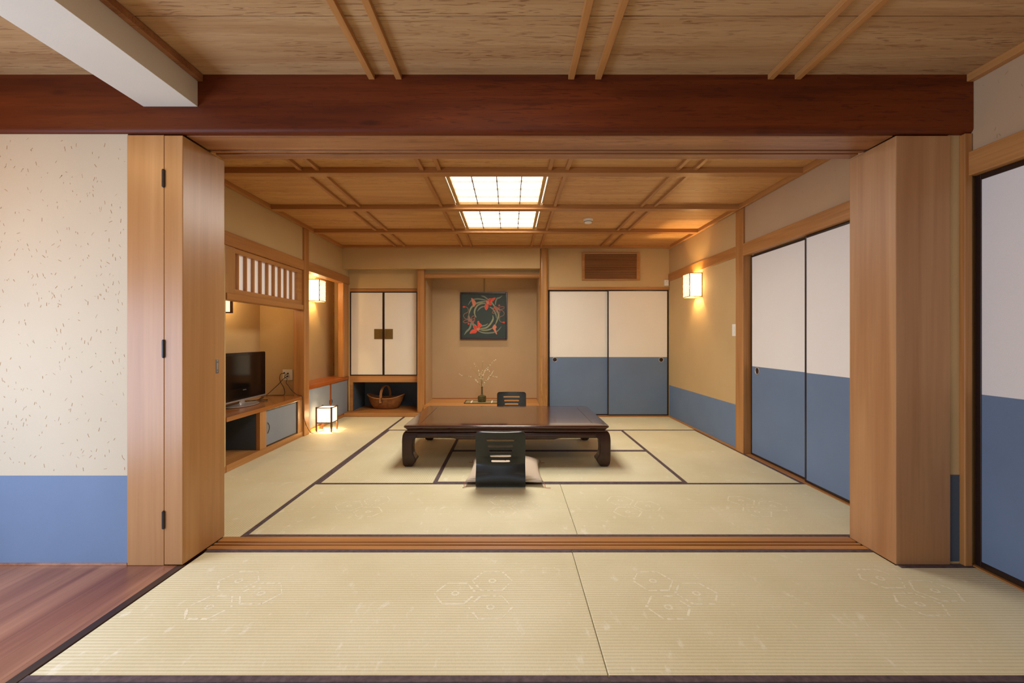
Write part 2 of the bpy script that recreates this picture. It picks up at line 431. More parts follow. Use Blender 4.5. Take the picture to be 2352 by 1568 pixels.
mat_(-1.467, -0.557, B1, D_, 'y', 'lengthwise straw mat under the end of the low table nearest the television', 'ew')
mat_(-0.557, 1.325, B1, C_, 'x', 'central straw mat under the beige cushion and near table edge', 'ns')
mat_(-0.557, 1.325, C_, D_, 'x', 'central straw mat under the far half of the low table', 'ns')
mat_(1.325, XR, B1, D_, 'y', 'lengthwise straw mat along the wall below the lattice sconce', 'we')
mat_(-1.467, 0.38, D_, E_, 'x', 'straw mat in front of the picture alcove', 's')
mat_(0.38, XR, D_, E_, 'x', 'straw mat in front of the closed far closet doors', 's')
mat_(-2.33, -1.467, A, 4.262, 'y', 'straw mat alongside the television cabinet', 'e')
mat_(-2.33, -1.467, 4.262, E_, 'y', 'straw mat under the lit floor lantern', 'e')

# ================================================================ CEILING
mb = MB()
ys = [-2.5, -1.96, -1.5, -1.04, -0.58, -0.12, 0.34, 0.80, 1.256, 1.716, 2.11]
for i in range(len(ys)-1):
    dz = 0.0 if i % 2 else 0.002
    mb.box(-3.0, 2.5, ys[i]+0.003, ys[i+1]-0.003, CZ-0.014-dz, CZ-0.002)
mb.box(-3.0, 2.5, -2.5, 2.11, CZ+0.0, CZ+0.03, 1)
mb.build('ceiling', ['ceil', 'dim'], tag=('pale cedar board ceiling over the front room', 'ceiling', None, 'structure'))
mb = MB()
LX0, LX1 = -0.512, 0.302
ys = [2.40, 2.84, 3.31, 3.765, 4.225, 4.685, 5.145, 5.60, 6.12]
for i in range(len(ys)-1):
    z0 = CZ-(0.0 if i % 2 else 0.0015)
    if 3.31 <= ys[i] < 5.14:
        mb.box(-2.42, LX0-0.012, ys[i]+0.0015, ys[i+1]-0.0015, z0, CZ+0.02)
        mb.box(LX1+0.012, 2.5, ys[i]+0.0015, ys[i+1]-0.0015, z0, CZ+0.02)
    else: mb.box(-2.42, 2.5, ys[i]+0.0015, ys[i+1]-0.0015, z0, CZ+0.02)
mb.box(-2.42, 2.5, 2.40, 6.12, CZ+0.13, CZ+0.15)
mb.build('ceiling', 'ceil_back', tag=('cedar board ceiling over the table room', 'ceiling', None, 'structure'))
# cross battens and long paired battens
n = 3
BY = [(3.27, 3.35), (4.185, 4.265), (5.105, 5.185)]
names = ['nearest the big dark beam', 'between the two lit ceiling panels', 'beyond both lit ceiling panels']
for (a, b), nm in zip(BY, names):
    st('trim_%d' % n, XL+.03, XR-.03, a, b, 2.342, CZ, 'wood_x', 'wide ceiling batten across the table room, '+nm, 'ceiling batten', 0.003); n += 1
st('trim_%d' % n, XL+.03, XR-.03, 5.99, 6.05, 2.35, CZ, 'wood_x', 'ceiling edge batten above the alcove header', 'ceiling batten', 0.003); n += 1
segs = [(2.40, 3.27, 'over the threshold'), (3.35, 4.185, 'beside the nearer lit panel'), (4.265, 5.105, 'beside the farther lit panel'), (5.185, 5.99, 'above the alcove')]
ci = 0
for cx in (-1.51, -0.595, 0.365, 1.325):
    for dx in (-0.065, 0.065):
        for (a, b, nm) in segs:
            xx = cx+dx
            if 3.3 < a < 5.1 and (abs(xx+0.53) < 0.02 or abs(xx-0.30) < 0.02): continue
            st('trim_%d' % n, xx-0.0145, xx+0.0145, a, b, 2.360, CZ, 'wood_y', 'thin lengthwise ceiling batten '+nm, 'ceiling batten', 0.002, 'thin ceiling battens '+nm); n += 1
for cx, nm in ((-0.600, 'nearest the pale plastered beam'), (0.361, 'near the middle of the ceiling'), (1.322, 'nearest the white sliding door')):
    for dx, s_ in ((-0.065, 'left'), (0.065, 'right')):
        st('trim_%d' % n, cx+dx-0.0145, cx+dx+0.0145, -2.4, 2.099, 2.347, CZ-0.014, 'wood_y', 'thin front room ceiling batten, %s of the pair %s' % (s_, nm), 'ceiling batten', 0.002); n += 1
# edge mouldings
for (x0, x1, y0, y1, z0, lb) in ((XR-0.035, XR, 2.42, 6.06, 2.345, 'ceiling moulding above the sliding doors and sconce wall'),
                                 (XL, XL+0.035, 2.42, 6.05, 2.345, 'ceiling moulding above the television wall'),
                                 (XR-0.035, XR, -2.45, 2.10, 2.336, 'front room ceiling moulding above the white sliding door')):
    st('trim_%d' % n, x0, x1, y0, y1, z0, CZ, 'wood_y', lb, 'ceiling moulding', 0.004); n += 1

# ================================================================ MAIN BEAM, PILLARS
def beamshape():
    r = 0.022; mb = MB(); pts = []
    for k in range(7):
        a = PI+PI/2*k/6; pts.append((2.098+r+r*math.cos(a), 2.092+r+r*math.sin(a)))
    pts += [(2.130, 2.092), (2.130, 2.125), (2.40, 2.125), (2.40, CZ+0.02), (2.098, CZ+0.02)]
    mb.prism(pts, 'x', -3.0, XR-0.002); return mb
beamshape().build('trim_%d' % n, 'beam', smooth='auto', tag=('big dark red-brown timber beam spanning the whole opening', 'beam', None, 'structure')); n += 1
mb = MB().box(-1.582, 1.874, 2.131, 2.40, 2.112, 2.1245)
for a, b in ((2.131, 2.282), (2.300, 2.322), (2.342, 2.40)): mb.box(-1.582, 1.874, a, b, 2.0885, 2.112)
mb.build('trim_%d' % n, 'kamoi', bevel=0.001, tag=('grooved lintel board under the big dark beam', 'lintel', None, 'structure')); n += 1
# left pillar: fixed board + hinged leaf
st('trim_%d' % n, -1.855, -1.6765, 2.110, 2.418, 0.0, 2.0855, 'plank_z', 'smooth wooden jamb board beside the speckled paper wall', 'door jamb', 0.002); n += 1
d = thing('door_1', 'deep wooden pocket-door casing with three dark hinges on its front', 'door casing', (-1.63, 2.26, 0.004), kind='structure')
box('casing_panel', -1.6735, -1.584, 2.108, 2.418, 0.004, 2.083, 'plank_z', d, 0.003)
for z in (1.874, 1.050, 0.223):
    h = MB().tube([(-1.675, 2.1045, z-0.040), (-1.675, 2.1045, z+0.040)], 0.0065, 12, smooth=False).build('hinge', 'hinge', d, smooth='auto')
    for dz in (-0.041, 0.041): MB().lathe([(0.001, -0.004), (0.005, -0.002), (0.005, 0.002), (0.001, 0.004)], (-1.675, 2.1045, z+dz), 12).build('pin_cap', 'hinge', h, smooth=True)
lp = MB().box(-1.584, -1.5825, 2.344, 2.368, 0.912, 0.988).build('latch_plate', 'steel', d, bevel=0.0006)
for z in (0.922, 0.978): MB().lathe([(0.0035, 0), (0.003, 0.0012)], (0, 0, 0), 10)
for z in (0.921, 0.979): MB().box(-1.5826, -1.5815, 2.352, 2.360, z-0.004, z+0.004).build('screw', 'silver', lp, bevel=0.001)
MB().box(-1.5826, -1.5820, 2.350, 2.362, 0.932, 0.968).build('latch_tongue', 'silver', lp)
# right pillar
st('trim_%d' % n, 1.876, 2.142, 2.115, 2.405, 0.0, 2.0855, 'pillar', 'broad smooth wooden pillar beside the white sliding door', 'pillar', 0.004); n += 1
# plastered beam along the veranda
st('trim_%d' % n, -1.764, -1.503, -2.45, 2.097, 2.216, CZ-0.016, 'plaster_olive', 'pale plastered beam running above the veranda edge', 'beam', 0.001); n += 1
st('trim_%d' % n, -1.503, -1.476, -2.45, 2.097, 2.336, CZ-0.016, 'kamoi', 'brown moulding along the top of the pale plastered beam', 'ceiling moulding', 0.003); n += 1

# ================================================================ WALLS
def fibres(mb, plane, c, a0, a1, b0, b1, num, m, off):
    for _ in range(num):
        a = random.uniform(a0, a1); b = random.uniform(b0, b1); L = random.uniform(0.004, 0.020); w_ = random.uniform(0.0004, 0.0014)
        an = random.gauss(PI/2, 0.55); dx, dz = math.cos(an)*L, math.sin(an)*L; nx, nz = -math.sin(an)*w_, math.cos(an)*w_
        P = [(a-dx/2-nx, b-dz/2-nz), (a+dx/2-nx, b+dz/2-nz), (a+dx/2+nx, b+dz/2+nz), (a-dx/2+nx, b-dz/2+nz)]
        V = [(p[0], c+off, p[1]) if plane == 'y' else (c+off, p[0], p[1]) for p in P]
        mb.add(V, [(0, 1, 2, 3)], m)
mb = MB().box(-3.0, -1.856, 2.115, 2.40, 0.0, 2.092); fibres(mb, 'y', 2.115, -2.6, -1.87, 0.46, 2.08, 420, 1, -0.0004)
wl = mb.build('wall_front_left', ['plaster_pale', 'fibre'], tag=('speckled pale paper wall beside the hinged wooden casing', 'wall', None, 'structure'))
box('wainscot', -2.99, -1.857, 2.1135, 2.1155, 0.012, 0.434, 'blue', wl)
box('wainscot_lip', -2.99, -1.857, 2.110, 2.1155, 0.0, 0.012, 'veranda', wl)
# sliver between right pillar and corner post
ws_ = box('wall_front_right', 2.142, 2.5, 2.128, 2.40, 0.0, 2.092, 'plaster', tag=('narrow strip of wall between broad pillar and corner post', 'wall', None, 'structure'))
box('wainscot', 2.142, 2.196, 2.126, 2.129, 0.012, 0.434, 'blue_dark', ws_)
st('trim_%d' % n, 2.196, 2.233, 2.100, 2.14, 0.0, 2.090, 'wood_z', 'slim corner post beside the white front sliding door', 'post', 0.004); n += 1
# front right wall above door
mb = MB().box(XR, 2.42, -2.45, 2.40, 1.99, CZ); fibres(mb, 'x', XR, 1.7, 2.1, 2.02, 2.32, 14, 1, -0.0004)
mb.build('wall_right', ['plaster_grey', 'fibre'], tag=('plaster above the front white sliding door', 'wall', None, 'structure'))
st('trim_%d' % n, XR-0.022, XR+0.03, -2.45, 2.105, 1.885, 2.0, 'wood_y', 'rail above the front white sliding door', 'lintel', 0.003); n += 1
st('trim_%d' % n, XR, XR+0.06, -2.45, 2.127, -0.05, 0.004, 'wood_y', 'floor track under the front white sliding door', 'door track', 0.002); n += 1
st('wall_right', 2.30, 2.42, -2.45, 2.127, 0.0, 1.99, 'plaster', 'hidden closet wall behind the front sliding door', 'wall')

def fusuma(name, label, plane, c, a0, a1, z0, z1, zb, pull=None, thick=0.022, fw=0.014, up='white', lo='blue', pull_sub=True):
    """sliding door: plane 'x' faces -X at x=c, spans y a0..a1; plane 'y' faces -Y at y=c, spans x a0..a1"""
    def bx(a, b, d0, d1, e, f): return (c+d0, c+d1, a, b, e, f) if plane == 'x' else (a, b, c+d0, c+d1, e, f)
    loc = (c+thick/2, (a0+a1)/2, z0) if plane == 'x' else ((a0+a1)/2, c+thick/2, z0)
    t = thing(name, label, 'sliding door', loc, kind='structure')
    box('upper_paper', *bx(a0+fw, a1-fw, 0.004, thick-0.002, zb, z1-fw), up, t)
    box('lower_paper', *bx(a0+fw, a1-fw, 0.0036, thick-0.002, z0+fw, zb), lo, t)
    mb = MB()
    mb.box(*bx(a0, a0+fw, 0, thick, z0, z1)); mb.box(*bx(a1-fw, a1, 0, thick, z0, z1))
    mb.box(*bx(a0+fw, a1-fw, 0, thick, z1-fw, z1)); mb.box(*bx(a0+fw, a1-fw, 0, thick, z0, z0+fw))
    mb.build('frame', 'black', t, bevel=0.002)
    if pull is not None:
        pa, pz = pull; R = 0.036
        def ring(r, d): return [(c+d, pa+r*math.cos(2*PI*i/28), pz+r*math.sin(2*PI*i/28)) if plane == 'x' else (pa+r*math.cos(2*PI*i/28), c+d, pz+r*math.sin(2*PI*i/28)) for i in range(28)]
        p = MB().loft([ring(R, 0.004), ring(R, -0.001), ring(R*0.92, -0.0025), ring(R*0.80, -0.001), ring(R*0.74, 0.0034)], cap=False).build('pull', 'silver', t, smooth=True)
        MB().loft([ring(R*0.76, 0.0032), ring(R*0.2, 0.0028)], cap=True).build('pull_cup', 'dark_x', p)
    return t
fusuma('door_2', 'front sliding door, white above slate blue, cut by the frame edge', 'x', 2.250, 1.15, 2.105, 0.008, 1.884, 0.832, fw=0.026)
fusuma('door_3', 'side sliding door nearer the broad pillar, white above blue', 'x', 2.258, 2.43, 3.335, 0.006, 1.880, 0.838, fw=0.016)
fusuma('door_4', 'side sliding door with a round pull, next to the slim wall post', 'x', 2.284, 3.20, 4.128, 0.006, 1.880, 0.838, (3.965+0.06, 0.800), fw=0.016)
# back room right wall
mb = MB().box(XR, 2.42, 2.40, 4.14, 1.99, CZ+.02); fibres(mb, 'x', XR, 2.45, 4.1, 2.03, 2.32, 36, 1, -0.0004)
mb.build('wall_right', ['plaster_grey', 'fibre'], tag=('plaster above the pair of side sliding doors', 'wall', None, 'structure'))
mb = MB().box(XR, 2.42, 4.28, 6.30, 0.0, CZ+.02); fibres(mb, 'x', XR, 4.3, 4.8, 1.3, 1.9, 30, 1, -0.0004)
wr = mb.build('wall_right', ['plaster', 'fibre'], tag=('sand plaster wall carrying the lattice sconce and light switch', 'wall', None, 'structure'))
box('wainscot', XR-0.002, XR+.001, 4.281, 6.105, 0.02, 0.446, 'blue', wr)
st('wall_right', 2.32, 2.42, 2.40, 4.14, 0.0, 1.99, 'plaster', 'hidden closet wall behind the side doors', 'wall')
st('baseboard_right', XR-0.012, XR, 4.281, 6.105, 0.0, 0.022, 'wood_y', 'thin wooden baseboard under the sconce wall', 'baseboard', 0.001)
st('trim_%d' % n, XR-0.018, XR+0.07, 4.14, 4.281, 0.0, 2.345, 'wood_z', 'square wall post between the side doors and the sconce wall', 'post', 0.006); n += 1
st('trim_%d' % n, XR-0.022, XR+0.045, 2.40, 4.139, 1.885, 2.0, 'wood_y', 'rail above the pair of side sliding doors', 'lintel', 0.003); n += 1
st('trim_%d' % n, XR-0.014, XR+0.001, 4.283, 6.105, 1.898, 2.005, 'wood_y', 'wall rail behind the lattice sconce', 'wall rail', 0.003); n += 1
st('trim_%d' % n, XR, XR+0.08, 2.405, 4.139, -0.05, 0.004, 'wood_y', 'floor track under the pair of side sliding doors', 'door track', 0.002); n += 1

# back wall (closet side)
mb = MB().box(0.53, XR, 6.11, 6.30, 1.82, CZ+.02)
mb.build('wall_back', 'plaster', tag=('sand plaster above the far closet doors around the vent', 'wall', None, 'structure'))
st('wall_back', 0.53, 2.4, 6.19, 6.30, 0.0, 1.82, 'plaster', 'hidden closet wall behind the far doors', 'wall')
st('trim_%d' % n, 0.532, XR-0.001, 6.096, 6.14, 1.781, 1.82, 'wood_x', 'wooden rail above the far closet doors', 'lintel', 0.002); n += 1
st('trim_%d' % n, 0.532, XR-0.001, 6.11, 6.19, -0.05, 0.016, 'wood_x', 'floor track under the far closet doors', 'door track', 0.002); n += 1
fusuma('door_5', 'far closet sliding door next to the round alcove post', 'y', 6.148, 0.548, 1.40, 0.017, 1.780, 0.838, (0.636, 0.800), fw=0.015, up='white_warm', lo='blue')
fusuma('door_6', 'far closet sliding door in the corner by the sconce wall', 'y', 6.122, 1.375, 2.228, 0.017, 1.780, 0.838, (2.130, 0.800), fw=0.015, up='white_warm', lo='blue')
# header, tokonoma
st('wall_back', -2.33, 0.42, 6.05, 6.14, 2.075, CZ+.02, 'plaster', 'plaster header hanging above the picture alcove', 'wall')
st('wall_back', -2.43, -1.31, 6.285, 6.85, 1.822, CZ+.02, 'plaster', 'plaster above the tall white cupboard doors', 'wall')
st('wall_back', -1.214, 0.42, 6.235, 6.30, 2.03, CZ+.02, 'plaster', 'narrow plaster strip above the rounded alcove rail', 'wall')
def rail():
    mb = MB(); pts = [(6.235+0.033*math.cos(2*PI*i/20), 1.996+0.036*math.sin(2*PI*i/20)) for i in range(20)]
    mb.prism(pts, 'x', -1.214, 0.42); return mb
rail().build('trim_%d' % n, 'wood_x', smooth='auto', tag=('rounded wooden rail across the top of the picture alcove', 'lintel', None, 'structure')); n += 1
mb = MB().box(-1.29, 0.50, 6.82, 6.90, 0.0, CZ+.02).box(-1.29, -1.214, 6.31, 6.82, 0.0, CZ+.02).box(0.42, 0.50, 6.19, 6.82, 0.0, CZ+.02).box(-1.29, 0.5, 6.30, 6.82, CZ, CZ+.02)
mb.build('wall_back', 'plaster_toko', tag=('sand walls inside the picture alcove', 'wall', None, 'structure'))
st('floor', -1.2138, 0.4198, 6.112, 6.8198, 0.0, 0.156, 'wood_x', 'raised wooden floor of the picture alcove', 'floor', 0.004)
st('trim_%d' % n, -1.212, 0.418, 6.816, 6.822, 0.1565, 0.168, 'kamoi', 'thin skirting at the back of the alcove floor', 'baseboard'); n += 1
def poly_post(x0, x1, y0, y1, z0, z1, ch):
    return MB().prism([(x0+ch, y0), (x1-ch, y0), (x1, y0+ch), (x1, y1-ch), (x1-ch, y1), (x0+ch, y1), (x0, y1-ch), (x0, y0+ch)], 'z', z0, z1)
M['toko_post'] = wood('figured_post_wood', 'z', rgb(200, 150, 88), rgb(160, 108, 56), 0.3, fine=40, streak=0.5, streak_col=rgb(120, 76, 40), coat=0.3)
poly_post(0.42, 0.53, 6.04, 6.18, 0.0, 2.35, 0.02).build('trim_%d' % n, 'toko_post', bevel=0.008, tag=('figured wooden alcove post between picture alcove and closet doors', 'post', None, 'structure')); n += 1
poly_post(-1.31, -1.214, 6.15, 6.31, 0.056, CZ, 0.006).build('trim_%d' % n, 'wood_z', bevel=0.003, tag=('wooden post between white cupboard and picture alcove', 'post', None, 'structure')); n += 1
st('trim_%d' % n, -2.33, -1.214, 6.112, 6.80, 0.0, 0.055, 'wood_x', 'wooden step under the basket niche', 'plinth', 0.003); n += 1

# ================================================================ TALL CUPBOARD
cb = thing('wall_cupboard', 'built-in cupboard with two cream doors above an open basket niche', 'cupboard', (-1.81, 6.55, 0.056))
mb = MB()
mb.box(-2.306, -1.312, 6.285, 6.80, 1.776, 1.82); mb.box(-2.306, -1.312, 6.28, 6.80, 0.468, 0.562)
mb.box(-2.306, -2.266, 6.28, 6.80, 0.056, 0.468); mb.box(-2.306, -1.312, 6.80, 6.84, 0.056, 1.82)
mb.build('carcass', 'wood_x', cb, bevel=0.002)
mb = MB().box(-2.266, -2.263, 6.30, 6.799, 0.0552, 0.467).box(-2.266, -1.312, 6.795, 6.799, 0.0552, 0.467).box(-1.315, -1.312, 6.31, 6.799, 0.0552, 0.467)
mb.build('niche_lining', 'blue_dark', cb)
box('side_panel', -2.33, -2.307, 6.285, 6.84, 0.056, 1.82, 'plaster', cb)
def cup_door(x0, x1, hx, sgn):
    d = box('door', x0+0.012, x1-0.012, 6.2845, 6.30, 0.577, 1.762, 'white_warm', cb)
    mb = MB(); f = 0.014
    mb.box(x0, x0+f, 6.28, 6.302, 0.564, 1.774).box(x1-f, x1, 6.28, 6.302, 0.564, 1.774).box(x0+f, x1-f, 6.28, 6.302, 0.564, 0.578).box(x0+f, x1-f, 6.28, 6.302, 1.760, 1.774)
    mb.build('door_frame', 'black', d, bevel=0.001)
    pl = box('handle_plate', min(hx, hx+sgn*0.118), max(hx, hx+sgn*0.118), 6.2815, 6.2845, 1.090, 1.236, 'brass', d)
    hh = hx+sgn*0.018
    MB().tube([(hh, 6.281, 1.115), (hh, 6.262, 1.130), (hh, 6.258, 1.163), (hh, 6.262, 1.196), (hh, 6.281, 1.211)], 0.005, 8).build('handle', 'brass', d, smooth=True)
    return d
cup_door(-2.304, -1.824, -1.839, -1)
cup_door(-1.822, -1.334, -1.806, 1)
box('hinge', -1.333, -1.322, 6.272, 6.28, 1.36, 1.42, 'brass', cb, 0.002); box('hinge', -1.333, -1.322, 6.272, 6.28, 0.96, 1.02, 'brass', cb, 0.002)
box('stile', -1.333, -1.312, 6.281, 6.31, 0.562, 1.776, 'wood_z', cb)

# ================================================================ LEFT WALL
mb = MB().box(-2.43, XL, 2.40, 6.285, 1.978, CZ+.02)
mb.build('wall_left', 'plaster', tag=('sand plaster band above the television alcove rail', 'wall', None, 'structure'))
st('wall_left', -2.43, XL, 2.40, 3.57, 0.0, 1.978, 'plaster', 'plaster wall return hidden behind the hinged casing', 'wall')
st('trim_%d' % n, XL-0.1, XL+0.016, 2.42, 4.895, 1.868, 1.978, 'wood_y', 'wall rail above the slatted transom', 'wall rail', 0.003); n += 1
st('trim_%d' % n, XL-0.1, XL+0.016, 5.012, 6.284, 1.876, 1.985, 'wood_y', 'wall rail above the lattice lamp alcove', 'wall rail', 0.003); n += 1
st('trim_%d' % n, -2.432, XL+0.020, 4.895, 5.012, 0.0, 2.344, 'wood_z', 'square post between television alcove and lamp alcove', 'post', 0.004); n += 1
st('trim_%d' % n, -2.40, XL+0.003, 6.085, 6.284, 0.556, 1.876, 'wood_z', 'short post between lamp alcove and white cupboard', 'post', 0.003); n += 1
st('trim_%d' % n, -2.40, XL+0.002, 3.572, 3.69, 1.476, 1.867, 'plank_z', 'short jamb at the near end of the slatted transom', 'post', 0.002); n += 1
st('trim_%d' % n, -2.42, XL+0.012, 3.572, 4.894, 1.422, 1.475, 'wood_y', 'sill rail under the slatted transom', 'sill', 0.002); n += 1
st('baseboard_left', XL-0.02, XL+0.001, 2.42, 3.565, 0.0, 0.05, 'wood_y', 'short wooden baseboard near the hinged casing', 'baseboard', 0.001)
# slatted transom
w1 = thing('window_1', 'white paper transom with vertical wooden bars above the television', 'transom window', (-2.36, 4.28, 1.476), kind='structure')
mb = MB(); y0, y1, z0, z1 = 3.692, 4.893, 1.477, 1.866
mb.box(-2.385, -2.336, y0, y1, z0, z0+0.042).box(-2.385, -2.336, y0, y1, z1-0.040, z1).box(-2.385, -2.336, y0, y0+0.012, z0+.042, z1-.04).box(-2.385, -2.336, 4.79, y1, z0+.042, z1-.04)
mb.build('window_frame', 'wood_y', w1, bevel=0.002)
for k in range(9): box('bar', -2.368, -2.344, 3.76+0.115*k-0.011, 3.76+0.115*k+0.011, z0+.042, z1-.04, 'wood_z', w1, 0.001)
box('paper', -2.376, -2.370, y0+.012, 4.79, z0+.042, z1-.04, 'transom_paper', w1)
# television alcove walls
mb = MB().box(-2.95, -2.87, 3.50, 5.06, 0.0, 1.978).box(-2.87, -2.432, 5.0, 5.04, 0.0, 1.978).box(-2.87, -2.43, 3.50, 3.57, 0.0, 1.978).box(-2.87, -2.43, 3.57, 5.0, 1.93, 1.978)
mb.build('wall_left', 'plaster', tag=('sand plaster walls inside the television alcove', 'wall', None, 'structure'))
# lamp alcove walls
mb = MB().box(-2.70, -2.62, 5.04, 6.50, 0.0, 2.1).box(-2.62, -2.33, 6.47, 6.50, 0.0, 2.1).box(-2.62, -2.432, 5.04, 6.47, 2.0, 2.05)
mb.build('wall_left', 'plaster', tag=('sand plaster walls inside the lattice lamp alcove', 'wall', None, 'structure'))
st('trim_%d' % n, -2.618, -2.606, 6.455, 6.469, 0.556, 2.0, 'kamoi', 'slim corner bead inside the lattice lamp alcove', 'trim'); n += 1

# television cabinet
tc = thing('tv_cabinet', 'built-in low wooden cabinet carrying the television, open on one side', 'cabinet', (-2.6, 4.28, 0.0))
mb = MB().box(-2.869, -2.322, 3.573, 4.893, 0.413, 0.450).box(-2.869, -2.434, 4.893, 4.999, 0.413, 0.450)
mb.build('worktop', wood('glossy_counter_wood', 'y', rgb(182, 120, 62), rgb(156, 94, 42), 0.2, coat=0.4), tc, bevel=0.002)
mb = MB().box(-2.869, -2.326, 3.573, 4.893, 0.0, 0.058)
mb.build('base', 'wood_y', tc, bevel=0.002)
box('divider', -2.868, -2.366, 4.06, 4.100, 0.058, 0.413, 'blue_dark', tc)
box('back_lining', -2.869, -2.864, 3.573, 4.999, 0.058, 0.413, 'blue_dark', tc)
box('stile', -2.366, -2.330, 4.06, 4.168, 0.058, 0.413, 'wood_z', tc, 0.002)
box('stile', -2.40, -2.331, 4.79, 4.893, 0.058, 0.413, 'wood_z', tc, 0.002)
dd = box('door', -2.356, -2.345, 4.180, 4.778, 0.070, 0.405, 'grey_door', tc)
mb = MB().box(-2.358, -2.341, 4.169, 4.180, 0.059, 0.413).box(-2.358, -2.341, 4.778, 4.789, 0.059, 0.413).box(-2.358, -2.341, 4.18, 4.778, 0.059, 0.070).box(-2.358, -2.341, 4.18, 4.778, 0.405, 0.413)
mb.build('door_frame', 'dark_y', dd, bevel=0.001)
def half_moon(y, z, parent, flip=1, s=1.0):
    mb = MB(); pts = [(y, z-0.055*s), (y, z+0.055*s)]
    mb.prism([(y+flip*0.022*s*math.sin(a), z-0.055*s*math.cos(a)) for a in [PI*k/14 for k in range(15)]], 'x', -2.3455, -2.342)
    h = mb.build('handle', 'silver', parent, smooth='auto')
    MB().tube([(-2.341, y+flip*0.004, z-0.052*s), (-2.338, y+flip*0.026*s, z-0.02*s), (-2.338, y+flip*0.026*s, z+0.02*s), (-2.341, y+flip*0.004, z+0.052*s)], 0.003, 8).build('handle_rim', 'hinge', h, smooth=True)
half_moon(4.205, 0.235, dd)

# low cupboard in the lamp alcove
lc = thing('low_cupboard', 'low built-in cupboard with two slate doors behind the lit lantern', 'cupboard', (-2.48, 5.65, 0.0))
box('top_board', -2.618, -2.322, 5.041, 6.083, 0.513, 0.553, 'amber_y', lc, 0.003)
box('top_board_end', -2.43, -2.322, 5.014, 5.041, 0.513, 0.553, 'amber_y', lc, 0.002)
box('top_board_end', -2.618, -2.322, 6.083, 6.283, 0.513, 0.553, 'amber_y', lc, 0.002)
box('base', -2.60, -2.326, 5.014, 6.283, 0.0, 0.034, 'wood_y', lc, 0.002)
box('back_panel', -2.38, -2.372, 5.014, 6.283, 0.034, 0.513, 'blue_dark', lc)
for (a, b) in ((5.016, 5.680), (5.700, 6.281)):
    dd = box('door', -2.352, -2.343, a+0.011, b-0.011, 0.046, 0.500, 'grey_door', lc)
    mb = MB().box(-2.356, -2.339, a, a+0.011, 0.035, 0.512).box(-2.356, -2.339, b-0.011, b, 0.035, 0.512).box(-2.356, -2.339, a+.011, b-.011, 0.035, 0.046).box(-2.356, -2.339, a+.011, b-.011, 0.501, 0.512)
    mb.build('door_frame', 'amber_z', dd, bevel=0.001)
    if a < 5.5: half_moon(5.664, 0.270, dd, -1, 0.55)
    else: half_moon(5.716, 0.270, dd, 1, 0.55)

# ================================================================ TELEVISION
tv = thing('television', 'flat black television on an oval silver stand in the alcove', 'television', (-2.61, 4.235, 0.451), math.radians(1.5))
# local frame: screen faces +x, width along y
W2, ZB, ZT = 0.41, 0.055, 0.512
def roundrect(y0, y1, z0, z1, r, x, nseg=5):
    P = []
    for (cy, cz, a0) in ((y1-r, z1-r, 0), (y0+r, z1-r, PI/2), (y0+r, z0+r, PI), (y1-r, z0+r, 1.5*PI)):
        for k in range(nseg+1):
            a = a0+PI/2*k/nseg; P.append((x, cy+r*math.cos(a), cz+r*math.sin(a)))
    return P
MB().loft([roundrect(-W2+.03, W2-.03, ZB+.03, ZT-.03, 0.02, -0.075), roundrect(-W2+.01, W2-.01, ZB+.008, ZT-.008, 0.015, -0.03), roundrect(-W2, W2, ZB, ZT, 0.014, -0.012), roundrect(-W2, W2, ZB, ZT, 0.014, 0.010), roundrect(-W2+.004, W2-.004, ZB+.004, ZT-.004, 0.012, 0.014)]).build('housing', 'tv_black', tv, local=True, smooth='auto')
MB().loft([roundrect(-W2+.032, W2-.032, ZB+.115, ZT-.030, 0.004, 0.0135), roundrect(-W2+.032, W2-.032, ZB+.115, ZT-.030, 0.004, 0.0148)]).build('screen', 'tv_glass', tv, local=True)
mb = MB()
ring = []
mb.box(-0.012, 0.018, -W2+0.004, W2-0.004, ZB-0.008, ZB+0.006).box(-0.012, 0.0, W2-0.001, W2+0.004, ZB, ZT-0.004).box(-0.012, 0.0, -W2-0.004, -W2+0.001, ZB, ZT-0.004).box(-0.012, 0.0, -W2, W2, ZT-0.002, ZT+0.003)
mb.build('silver_trim', 'silver', tv, local=True, bevel=0.002)
M['logo'] = plain('grey_logo_print', rgb(120, 118, 116), 0.4)
mb = MB()
for k in range(5): mb.box(0.0148, 0.0151, 0.0+0.011*k, 0.008+0.011*k, ZB+0.089+(0.003 if k % 2 else 0), ZB+0.098)
mb.build('maker_mark', 'logo', tv, local=True)
MB().lathe([(0.002, 0.0), (0.215, 0.0), (0.222, 0.004), (0.215, 0.009), (0.12, 0.014), (0.045, 0.022), (0.038, 0.024), (0.001, 0.024)], (0.0, 0, 0.0005), 48, ax=(0.56, 1)).build('stand', 'silver', tv, local=True, smooth='auto')
MB().loft([[(0.001+0.022*math.cos(a), w_*math.sin(a), z) for a in [2*PI*k/20 for k in range(20)]] for (w_, z) in ((0.05, 0.018), (0.042, 0.035), (0.045, 0.06))]).build('neck', 'silver', tv, local=True, smooth='auto')

